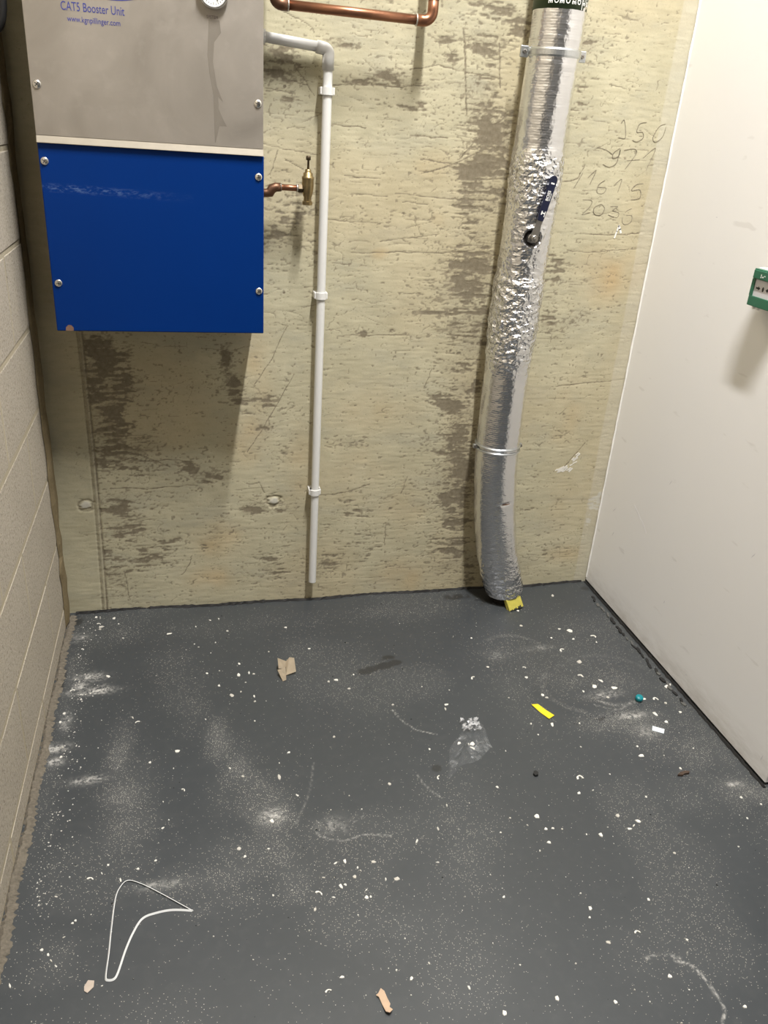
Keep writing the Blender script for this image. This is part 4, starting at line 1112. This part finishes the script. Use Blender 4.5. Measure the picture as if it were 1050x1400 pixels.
# ---------------------------------------------------------------- debris on the floor
CHIPS = [
    (-0.39, 2.266, 16.7, 11.5, -38), (-0.364, 2.271, 5.8, 8.4, -7), (-0.312, 2.298, 9, 11.5, -7), (-0.299, 2.257, 11, 6.4, -38), (-0.291, 2.24, 15.6, 11.2, 12), (-0.295, 2.227, 11.2, 8, -24), (-0.257, 2.284, 9, 12.9, -7), (-0.241, 2.251, 6, 7, -8), 
    (-0.365, 2.197, 10, 5.3, -7), (-0.223, 2.169, 9, 6.6, -16), (-0.088, 2.176, 19.1, 8.1, 11), (-0.006, 2.205, 4.5, 7, -8), (0.039, 2.237, 10.8, 5.5, -40), (0.066, 2.242, 10.6, 3.7, -75), (0.09, 2.169, 8.8, 7.7, -39), (-0.012, 2.11, 5, 5.2, -8), 
    (0, 2.093, 6.5, 5.1, -7), (0.051, 2.11, 4.4, 6.5, -8), (0.115, 1.992, 11.8, 7.9, -60), (0.11, 1.937, 17.4, 11.3, -75), (0.14, 1.944, 16.3, 5.7, -88), (0.056, 1.965, 5.8, 4.6, -24), (0.021, 1.958, 8.4, 8.1, -8), (0.052, 1.896, 10.2, 6.9, -49), 
    (0.085, 1.848, 17.9, 14.4, -58), (0.111, 1.86, 4.7, 6.6, -7), (0.127, 1.901, 6.2, 4.4, -7), (0.146, 1.836, 14.7, 3.6, -82), (-0.253, 1.982, 14.4, 8.8, -47), (-0.364, 1.943, 7.8, 11.1, -8), (-0.353, 1.833, 7.5, 10.2, -8), (-0.359, 1.8, 8.6, 9.9, -8), 
    (-0.341, 1.7, 5.9, 5.5, -9), (-0.341, 1.665, 8.7, 6.9, 53), (-0.177, 1.791, 11.2, 4.3, -62), (-0.165, 1.77, 11.9, 7.6, 39), (0.011, 1.756, 7, 4.4, -47), (-0.063, 1.644, 15.4, 10.8, 14), (-0.128, 1.613, 6.5, 7.8, -9), (-0.071, 1.584, 3.5, 4.3, -8), 
    (0.064, 1.563, 7.4, 4.3, -55), (0.093, 1.53, 11.6, 7.8, -35), (-0.048, 1.507, 8.1, 6.3, -45), (-0.094, 1.477, 3.3, 3.8, -9), (-0.341, 1.93, 9.9, 8.5, -24), (0.139, 1.731, 5.1, 5.9, -8), (0.035, 2.058, 3.6, 5, -8), (-0.094, 1.397, 8.6, 5.1, 32), 
    (-0.081, 1.419, 3.9, 3.7, -10), (0.07, 1.312, 10.7, 10.7, -10), (0.081, 1.288, 8.9, 6.3, 40), (-0.107, 1.309, 7.3, 5.2, 43), (-0.205, 1.314, 6.1, 5.8, -9), (-0.143, 1.293, 8.1, 7.6, -10), (-0.216, 1.294, 6.6, 2.8, -64), (-0.237, 1.283, 11.2, 6.8, -31), 
    (-0.177, 1.271, 11.5, 2.9, -79), (-0.374, 1.287, 11.3, 5.5, -30), (-0.301, 1.251, 8.3, 5.2, -21), (-0.262, 1.182, 6, 5.3, 29), (-0.257, 1.188, 7, 5.4, -21), (-0.275, 1.153, 7.4, 3, 29), (-0.312, 1.133, 8.1, 8, -10), (-0.299, 1.121, 9.1, 4.8, -60), 
    (-0.292, 1.107, 11.1, 2.7, -53), (-0.282, 1.094, 8.6, 2.9, -46), (-0.357, 1.068, 11.7, 2.3, -65), (-0.196, 1.039, 4.7, 2.6, 25), (-0.365, 1.178, 5.5, 3.3, -9), (0.007, 1.105, 3.8, 2.7, -11), (0.079, 1.042, 3.7, 2.5, -9), (-0.367, 1.05, 6.8, 4.8, -10), 
    (-0.365, 1.487, 3.3, 3.8, -11), (0.272, 2.165, 11.5, 8.5, -25), (0.206, 2.041, 6.1, 7.8, -8), (0.329, 2.04, 10.2, 6.5, 10), (0.153, 1.937, 8.6, 6, -8), (0.362, 1.872, 7.3, 9.3, -8), (0.385, 1.876, 16, 9.4, -16), (0.44, 1.895, 6.7, 7.2, -8), 
    (0.415, 1.832, 10.1, 8, -8), (0.146, 1.812, 6.2, 7.5, -8), (0.523, 1.743, 7.1, 6.6, -8), (0.789, 1.83, 13.8, 8.5, 30), (0.852, 1.875, 9.4, 7.7, -8), (0.851, 2.03, 8.2, 7.2, -7), (0.673, 1.722, 14.2, 8.6, 13), (0.665, 1.704, 12.8, 5.3, -100), 
    (0.576, 1.554, 6.7, 7.6, -9), (0.214, 1.597, 9.9, 6.9, 32), (0.181, 1.514, 20.3, 8.6, -89), (0.216, 1.448, 9.8, 4.3, -57), (0.186, 1.563, 4.3, 4.4, -8), (0.444, 1.449, 11.1, 10.9, -60), (0.571, 1.453, 12, 6.5, 52), (0.707, 1.398, 11.1, 7, -45), 
    (0.564, 1.359, 14.1, 4.4, -99), (0.338, 1.637, 6.6, 7.8, -9), (0.862, 1.725, 5.9, 5.8, -8), (0.774, 1.517, 3.9, 5.8, -9), (0.701, 1.784, 5.2, 7.1, -9), (0.36, 1.38, 3.6, 3.9, -10), (0.288, 1.39, 3.6, 3.8, -10), (0.626, 1.811, 4.4, 5.8, -8), 
    (0.339, 1.427, 3.6, 4.1, -10), (0.702, 1.297, 6, 6.3, -10), (0.621, 1.358, 3, 4.1, -9), (0.149, 1.379, 14.4, 10.9, -73), (0.133, 1.3, 6.6, 4.9, 16), (0.272, 1.237, 12, 3.7, 36), (0.294, 1.24, 13.3, 7.8, -92), (0.318, 1.218, 7.9, 4.4, -93), 
    (0.323, 1.209, 6, 3.1, -61), (0.307, 1.196, 11.8, 12, -61), (0.355, 1.227, 14.4, 10, -10), (0.241, 1.205, 8.6, 4.5, -16), (0.274, 1.178, 14.5, 7.8, -74), (0.284, 1.18, 9.9, 5.6, -39), (0.227, 1.167, 13.6, 6.9, -54), (0.254, 1.153, 10.5, 4.3, -22), 
    (0.325, 1.159, 8.3, 3.4, 38), (0.322, 1.141, 10.5, 12.2, -10), (0.331, 1.141, 6.9, 5.6, -75), (0.372, 1.178, 11.4, 3.8, -99), (0.396, 1.175, 11.7, 11.6, -22), (0.212, 1.131, 9, 6.5, 55), (0.131, 1.179, 5.7, 4.8, -10), (0.465, 1.267, 14.4, 4.5, 59), 
    (0.523, 1.294, 12.7, 6.4, -90), (0.495, 1.202, 10, 2.8, -16), (0.609, 1.092, 9.1, 5.1, 45), (0.411, 0.975, 6.9, 5.1, -77), (0.369, 0.95, 9.2, 6.5, 48), (0.345, 0.972, 4.7, 4.7, -42), (0.24, 0.977, 12.3, 7, 0), (0.211, 0.955, 10.3, 5.8, 0), 
    (0.472, 0.914, 10.2, 5.2, -78), (0.522, 0.855, 11.2, 11.2, -61), (0.378, 1.035, 4.1, 3.3, -10), (0.193, 1.085, 4.1, 3.2, 39), (0.331, 0.979, 2.8, 2.6, -10), (0.139, 1.033, 2.9, 2.6, -10), (0.36, 0.919, 3.3, 2.9, -11), (0.301, 1.018, 2.9, 2.7, -10), 
    (0.549, 0.994, 3, 2.8, -9), (0.296, 1.103, 3.6, 3.5, -10), (1.194, 2.029, 21.2, 22.1, -7), (1.162, 2.043, 10.6, 7.9, -8), (1.114, 1.998, 9, 9.3, -26), (1.184, 1.982, 9.9, 8.2, 20), (1.26, 1.986, 14.1, 11.8, -77), (1.253, 1.955, 5.1, 9.2, -7), 
    (1.119, 1.93, 14.1, 9.6, 29), (1.228, 2.247, 9.5, 16.5, -7), (1.04, 2.078, 13.3, 12.8, -26), (1.149, 1.862, 15.6, 20.1, -43), (1.118, 1.793, 15.5, 13.5, -16), (0.951, 1.81, 12.2, 10.5, -42), (1.14, 1.739, 17.1, 20.7, -60), (1.172, 1.762, 20.5, 9.3, -60), 
    (1.196, 1.725, 20.7, 15.6, -8), (1.156, 1.686, 10.1, 9, -42), (1.261, 1.663, 13.7, 11.2, 16), (1.295, 1.658, 12.5, 15.2, -8), (1.315, 1.636, 9.8, 11.8, -43), (1.365, 1.709, 35.8, 12.2, 28), (1.258, 1.597, 20.3, 10.7, -76), (1.272, 1.56, 10.5, 11.7, -8), 
    (1.336, 1.592, 9.3, 9.7, -8), (1.129, 1.444, 16.3, 11.1, -2), (0.929, 1.396, 13.5, 12.3, -9), (0.903, 1.346, 9, 10.8, -67), (0.942, 1.598, 19.1, 9.5, -107), (0.967, 1.723, 12.5, 12.1, -57), (0.974, 1.71, 8.8, 8.7, -41), (1.095, 1.722, 7.1, 10.1, -8), 
    (1.066, 1.307, 6, 7.3, -10), (0.964, 1.857, 8.4, 6.6, -59), (0.883, 1.608, 5, 6.6, -8), (1.012, 1.394, 5.7, 5, -55), (1.137, 1.479, 7.1, 8.6, -9), (1.209, 1.384, 10.6, 6.2, -74), (0.982, 1.501, 7.3, 6.1, -70), (0.886, 1.564, 6.4, 6.4, -55), 
    (1.308, 1.266, 8, 8.2, -58), (1.065, 2.167, 9.1, 10.1, -7), (1.191, 1.435, 4.2, 5.3, -8), (1.02, 1.59, 5.2, 7.8, -9), (1.288, 1.448, 4.3, 5.5, -8), (0.942, 1.348, 6.6, 3.7, 22), (0.768, 1.292, 12.6, 14.7, -9), (0.774, 1.252, 8.2, 9.8, -50), 
    (0.791, 1.251, 10.8, 5.6, -16), (0.812, 1.245, 5.6, 6.4, -9), (0.765, 1.213, 11.8, 9.3, -16), (0.735, 1.194, 7.1, 3.8, -105), (0.735, 1.27, 7.4, 4, -63), (0.965, 1.262, 10.3, 12.5, -46), (0.896, 1.214, 13.4, 10.6, -90), (0.863, 1.221, 5, 5.6, -9), 
    (1.006, 1.237, 15.4, 10.5, -23), (0.973, 1.219, 12.6, 7.4, -9), (0.988, 1.226, 12.1, 3.5, 35), (1.042, 1.136, 8, 9, -23), (0.782, 1.034, 14, 8.7, -98), (0.77, 1.014, 5, 5.7, -10), (0.917, 1.033, 8.5, 8.2, -10), (0.854, 0.964, 11, 6.6, -28), 
    (0.782, 0.954, 11.9, 8.9, -28), (0.777, 1.072, 5.2, 4.1, -10), (0.696, 0.923, 4.7, 3.9, -10), (0.868, 0.865, 9.6, 10.1, -48), (0.63, 0.864, 12.7, 8.7, -82), (0.737, 0.837, 8, 7.9, -86), (0.978, 0.783, 8, 7.1, -10), (0.946, 0.93, 6.5, 5.7, -11), 
    (0.586, 0.94, 4.1, 3.9, -10), (1.28, 1.202, 5.9, 7.2, -10), (0.84, 0.777, 4.9, 2.6, -11), (1.204, 1.127, 5.1, 4.2, -9), (0.923, 1.232, 4.4, 4, -9), (0.785, 0.852, 4, 3.2, -10), (0.802, 0.825, 3.5, 3.7, -10), (0.664, 1.259, 6.1, 5.3, -9), 
    (1.383, 1.269, 9.5, 7.9, -10), (1.345, 1.237, 6, 6.6, -9), (0.891, 0.833, 4.1, 3.3, -11), 
]


def flake_mesh(seed):
    rr = random.Random(seed); n = rr.choice([5, 6, 7, 8])
    bm = bmesh.new()
    ang = sorted(2 * math.pi * (k + rr.uniform(-.28, .28)) / n for k in range(n))
    rad = [rr.uniform(.30, .55) for _ in ang]
    lo = [bm.verts.new((r * math.cos(a), r * math.sin(a), 0)) for a, r in zip(ang, rad)]
    hi = [bm.verts.new((.9 * r * math.cos(a), .9 * r * math.sin(a), rr.uniform(.5, 1.0))) for a, r in zip(ang, rad)]
    c = bm.verts.new((rr.uniform(-.1, .1), rr.uniform(-.1, .1), rr.uniform(.8, 1.1)))
    for i in range(n):
        j = (i + 1) % n
        bm.faces.new((lo[i], lo[j], hi[j], hi[i])); bm.faces.new((hi[i], hi[j], c))
    bm.faces.new(lo[::-1])
    me = bpy.data.meshes.new("paint_flake"); bm.to_mesh(me); bm.free(); me.materials.append(M['chip'])
    return me
def curl_mesh(seed):
    rr = random.Random(seed); bm = bmesh.new()
    a0, a1 = rr.uniform(0, .6), rr.uniform(2.2, 3.6); prev = None
    for k in range(6):
        a = a0 + (a1 - a0) * k / 5
        x, y = .5 * math.cos(a), .75 * math.sin(a) - .4; w = rr.uniform(.10, .2)
        dx, dy = math.cos(a), math.sin(a)
        q = [bm.verts.new((x - dx * w, y - dy * w, 0)), bm.verts.new((x + dx * w, y + dy * w, 0)), bm.verts.new((x + dx * w, y + dy * w, rr.uniform(.7, 1))), bm.verts.new((x - dx * w, y - dy * w, 1))]
        if prev:
            for i in range(4): bm.faces.new((prev[i], prev[(i + 1) % 4], q[(i + 1) % 4], q[i]))
        else: bm.faces.new(q)
        prev = q
    bm.faces.new(prev[::-1]); bmesh.ops.recalc_face_normals(bm, faces=bm.faces[:])
    me = bpy.data.meshes.new("paint_flake"); bm.to_mesh(me); bm.free(); me.materials.append(M['chip'])
    return me
flakes = [flake_mesh(s) for s in range(12)]
for m_ in flakes[8:]: m_.materials[0] = M['chip_grey']
flakes = flakes; curls = [curl_mesh(s) for s in range(5)]
rr = random.Random(77)
LANDMARKS = [(.248, 1.925, "beside the crumpled cardboard scrap"), (.937, 1.652, "beside the yellow tape strip"), (1.240, 1.660, "beside the teal cap"), (1.231, 1.531, "beside the pale printed tag"),
             (.672, 1.548, "beside the clear plastic bag"), (-.11, 1.15, "beside the white strap loop"), (-.219, 1.042, "beside the cream paper scrap"), (.307, .914, "beside the torn tan card"),
             (1.068, 2.2, "beside the yellow foam block"), (.819, 1.423, "beside the black rubber crumb"), (1.205, 1.362, "beside the dark wood splinter")]
for x, y, l, w, a in CHIPS:
    if x < XL + .034 or y > D - .03 or x > XR - .02: continue
    curl = l > 8 and w > 5 and rr.random() < .22
    o = bpy.data.objects.new("paint_flake", curls[rr.randrange(5)] if curl else flakes[rr.randrange(12)])
    COL.objects.link(o); o.location = (x, y, 0)
    o.scale = (l * .00105, max(w, l * .35) * .00105, rr.uniform(.0012, .0026)); o.rotation_euler = (0, 0, math.radians(a))
    size = "tiny" if l < 8 else ("small" if l < 13 else "broad")
    form = "curled" if curl else ("slender" if w < l * .5 else "flat")
    near = min(((math.hypot(x - a_, y - b_), n_) for a_, b_, n_ in LANDMARKS))
    if near[0] < .15: place = near[1]
    elif x < XL + .12: place = "along the foot of the blockwork"
    elif x > XR - .15: place = "along the foot of the white wall"
    elif y > D - .22: place = "near the foot of the concrete wall"
    elif y > 1.6: place = "on bare grey floor well away from other litter"
    else: place = "on open dusty floor far from the walls"
    tag(o, "%s %s white paint flake %s" % (size, form, place), "paint flake", "white paint flakes scattered over the floor")

# fine grit nobody could count
rg = np.random.default_rng(9)
GV, GF = [], []
def grit(x, y, s):
    if not (XL + .03 < x < XR - .03 and .55 < y < D - .03): return
    a = rg.uniform(0, 6.28); b = len(GV)
    for k in range(3):
        q = a + k * 2.09 + rg.uniform(-.4, .4); GV.append((x + s * math.cos(q), y + s * math.sin(q), 0.0002))
    GV.append((x, y, s * .8))
    GF.extend([(b, b + 1, b + 3), (b + 1, b + 2, b + 3), (b + 2, b, b + 3)])
for cx, cy, rx, ry, s in DUST:
    for k in range(int(rx * ry * s * 9000)): grit(cx + rg.normal(0, rx * .7), cy + rg.normal(0, ry * .7), rg.choice([.0006, .0009, .0014], p=[.55, .35, .1]))
for k in range(900): grit(rg.uniform(XL, XR), rg.uniform(.6, D), rg.choice([.0007, .0011, .0017], p=[.6, .3, .1]))
for k in range(260): grit(XL + .05 + abs(rg.normal(0, .03)), rg.uniform(1.2, D), rg.choice([.001, .0016, .0025]))
me = bpy.data.meshes.new("floor_grit"); me.from_pydata(GV, [], GF); me.update()
tag(link("floor_grit", me, M['chip']), "fine pale grit scattered over the whole grey floor", "grit", kind="stuff")
GV, GF = [], []
for k in range(130): grit(rg.uniform(XL, XR), rg.uniform(.7, D), rg.choice([.0011, .0018, .0028], p=[.6, .3, .1]))
for k in range(60): grit(rg.normal(1.10, .04), rg.normal(1.60, .02), rg.choice([.001, .0018]))
me = bpy.data.meshes.new("black_grit"); me.from_pydata(GV, [], GF); me.update()
tag(link("black_grit", me, M['sealant']), "scattered black crumbs on the grey floor", "grit", kind="stuff")

def scrap(name, poly, thick, mat, label, cat, curl=0.0, z0=0.0005):
    """torn flat piece with slight curl"""
    cx = sum(p[0] for p in poly) / len(poly); cy = sum(p[1] for p in poly) / len(poly)
    bm = bmesh.new(); add_prism(bm, [(x - cx, y - cy) for x, y in poly], 0, thick)
    bmesh.ops.triangulate(bm, faces=[f for f in bm.faces if len(f.verts) > 4])
    for v in bm.verts: v.co.z += curl * (v.co.x ** 2 + v.co.y ** 2) * 60
    o = finish(bm, name, mat, None, False, (cx, cy, z0))
    return tag(o, label, cat)

# crumpled card
bm = bmesh.new()
V = [bm.verts.new(p) for p in ((-.024, .034, .034), (-.024, .006, .016), (-.004, .012, .010), (.000, .026, .026), (.010, .030, .036), (.024, .028, .034), (.026, -.004, .008), (-.004, -.012, .004), (-.028, -.002, .018), (-.016, -.034, .0), (-.006, -.034, .004), (-.004, .002, .020))]
for f in ((0, 1, 2), (0, 2, 3), (3, 2, 4), (4, 5, 6), (4, 6, 7), (3, 4, 7), (8, 9, 10), (8, 10, 7), (8, 7, 11)):
    bm.faces.new([V[i] for i in f])
ret = bmesh.ops.solidify(bm, geom=bm.faces[:], thickness=.0012)
for v in bm.verts: v.co.z = max(v.co.z, 0)
tag(finish(bm, "cardboard_scrap", M['cardboard'], None, False, (.248, 1.925, .0003)), "crumpled folded scrap of brown cardboard lying alone on the floor", "cardboard")
scrap("tape_strip", [(.915, 1.684), (.935, 1.684), (.949, 1.657), (.962, 1.630), (.941, 1.618), (.928, 1.650)], .0008, M['yellow'], "short bright yellow strip of tape on the floor", "tape", .03)
bm = bmesh.new(); add_lathe(bm, (0, 0, 0), (.0, -.25, 1), [(0, .008), (.003, .0108), (.010, .0115), (.014, .0098), (.016, .006), (.0165, .001)], 14)
for v in bm.verts: v.co.z += .004
bm2 = bm; mn = min(v.co.z for v in bm.verts)
for v in bm.verts: v.co.z -= mn
o = finish(bm, "bottle_cap", M['teal'], None, False, (1.240, 1.660, 0)); tag(o, "small round teal plastic cap on the floor", "cap")
o = scrap("paper_tag", [(1.222, 1.548), (1.249, 1.530), (1.237, 1.514), (1.211, 1.531)], .0008, M['tag'], "small pale blue-white printed tag lying near the teal cap", "tag", .03)
for k in range(3):
    bm = bmesh.new(); add_box(bm, (-.009 + k * .007, -.003 - k * .002, .0009), (-.005 + k * .007, -.001 - k * .002, .0012))
    finish(bm, "print", M['teal'], o, False, (o.location.x, o.location.y, o.location.z))
scrap("paper_scrap", [(-.227, 1.043), (-.221, 1.054), (-.210, 1.051), (-.210, 1.039), (-.220, 1.029), (-.226, 1.034)], .0008, M['paper'], "small cream hexagonal paper scrap near the white strap", "paper scrap", .1)
scrap("torn_card", [(.295, .928), (.300, .931), (.306, .938), (.312, .933), (.315, .921), (.318, .909), (.315, .903), (.319, .895), (.312, .889), (.306, .894), (.303, .911), (.300, .925)], .0012, M['tan'], "long torn sliver of tan card on the bare floor", "card scrap", .2)
scrap("splinter", [(1.185, 1.359), (1.196, 1.366), (1.212, 1.369), (1.224, 1.366), (1.220, 1.361), (1.205, 1.360), (1.198, 1.356)], .006, M['bark'], "dark brown splinter of wood near the white wall's corner", "splinter")
scrap("rubber_crumb", [(.812, 1.422), (.816, 1.430), (.823, 1.431), (.827, 1.424), (.823, 1.416), (.815, 1.415)], .006, M['black'], "single round black rubber crumb on the floor", "crumb")

# white strap bent into a loop, standing on its edge
def build_strap():
    pts = [(-.030, 1.169), (-.102, 1.229), (-.140, 1.257), (-.163, 1.266), (-.177, 1.252), (-.185, 1.224), (-.188, 1.157), (-.189, 1.102), (-.191, 1.056), (-.187, 1.047), (-.175, 1.047), (-.168, 1.060), (-.157, 1.104), (-.144, 1.141), (-.128, 1.168), (-.101, 1.176), (-.070, 1.177), (-.032, 1.1685)]
    P = smooth_path([(x, y, 0) for x, y in pts], 6)
    cx, cy = -.13, 1.15
    bm = bmesh.new(); prev = None
    for i, p in enumerate(P):
        t = (P[min(i + 1, len(P) - 1)] - P[max(i - 1, 0)]).normalized(); n = Vector((-t.y, t.x, 0))
        z0 = .0005; w = .0040; lean = .6
        e = (Vector((0, 0, 1)) * lean + n * (1 - lean)).normalized()
        a = p - Vector((cx, cy, 0)) + Vector((0, 0, z0)); b = a + e * w
        th = n.cross(t) * 0 + (t.cross(e)).normalized() * .0011
        q = [bm.verts.new(a), bm.verts.new(b), bm.verts.new(b + th), bm.verts.new(a + th)]
        if prev:
            for k in range(4): bm.faces.new((prev[k], prev[(k + 1) % 4], q[(k + 1) % 4], q[k]))
        else: bm.faces.new(q)
        prev = q
    bm.faces.new(prev[::-1])
    mn = min(v.co.z for v in bm.verts)
    for v in bm.verts: v.co.z -= mn
    tag(finish(bm, "cable_tie", M['strap'], None, False, (cx, cy, .0003)), "bent loop of white plastic strap lying on the floor", "strap")
build_strap()

# clear plastic bag
def build_bag():
    out = [(.713, 1.642), (.730, 1.637), (.743, 1.607), (.743, 1.547), (.738, 1.534), (.685, 1.492), (.645, 1.485), (.612, 1.456), (.590, 1.440), (.605, 1.475), (.615, 1.505), (.633, 1.552), (.660, 1.580), (.690, 1.609)]
    cx, cy = .672, 1.548
    root = empty("plastic_bag", (cx, cy, 0)); tag(root, "small crumpled clear plastic bag holding white flakes", "bag")
    ring = smooth_path([(x - cx, y - cy, 0) for x, y in out + out[:1]], 4)[:-1]
    n = len(ring); rr = random.Random(14)
    bm = bmesh.new(); prev = None
    lv = [1.0, .86, .70, .52, .34, .17]
    for li, s in enumerate(lv):
        row = []
        for k, p in enumerate(ring):
            zz = .0006 if li == 0 else (.004 + .012 * (1 - s) + rr.uniform(-.0035, .0045))
            q = p * s
            if q.y > .04: zz += .008 + rr.uniform(-.004, .006)
            row.append(bm.verts.new((q.x, q.y, max(zz, .0006))))
        if prev:
            for k in range(n): bm.faces.new((prev[k], prev[(k + 1) % n], row[(k + 1) % n], row[k]))
        prev = row
    c = bm.verts.new((0, 0, .012))
    for k in range(n): bm.faces.new((prev[k], prev[(k + 1) % n], c))
    link_ = finish(bm, "film", M['film'], root, False, (cx, cy, 0)); link_["label"] = "clear crinkled film"
    # gathered top of the bag
    bm = bmesh.new()
    for k in range(60):
        x = .037 + rr.uniform(-.022, .024); y = .078 + rr.uniform(-.026, .016); s = rr.uniform(.003, .009); a = rr.uniform(0, 6.28)
        v = [bm.verts.new((x + s * math.cos(a + q), y + s * math.sin(a + q) * .8, rr.uniform(.004, .020))) for q in (0, 2.0, 4.1)]
        bm.faces.new(v)
    finish(bm, "gathered_neck", M['film_bright'], root, False, (cx, cy, 0))
build_bag()
for x, y, l, w, a in ((.660, 1.563, 15, 10, 40), (.694, 1.555, 20, 15, 60), (.690, 1.540, 22, 7, -50), (.684, 1.556, 12, 4, 80)):
    o = bpy.data.objects.new("bag_flake", flakes[rr.randrange(12)]); COL.objects.link(o); o.location = (x, y, .0)
    o.scale = (l * .001, w * .001, .0025); o.rotation_euler = (0, 0, math.radians(a))
    tag(o, "white paint flake caught inside the clear plastic bag", "paint flake", "flakes inside the plastic bag")
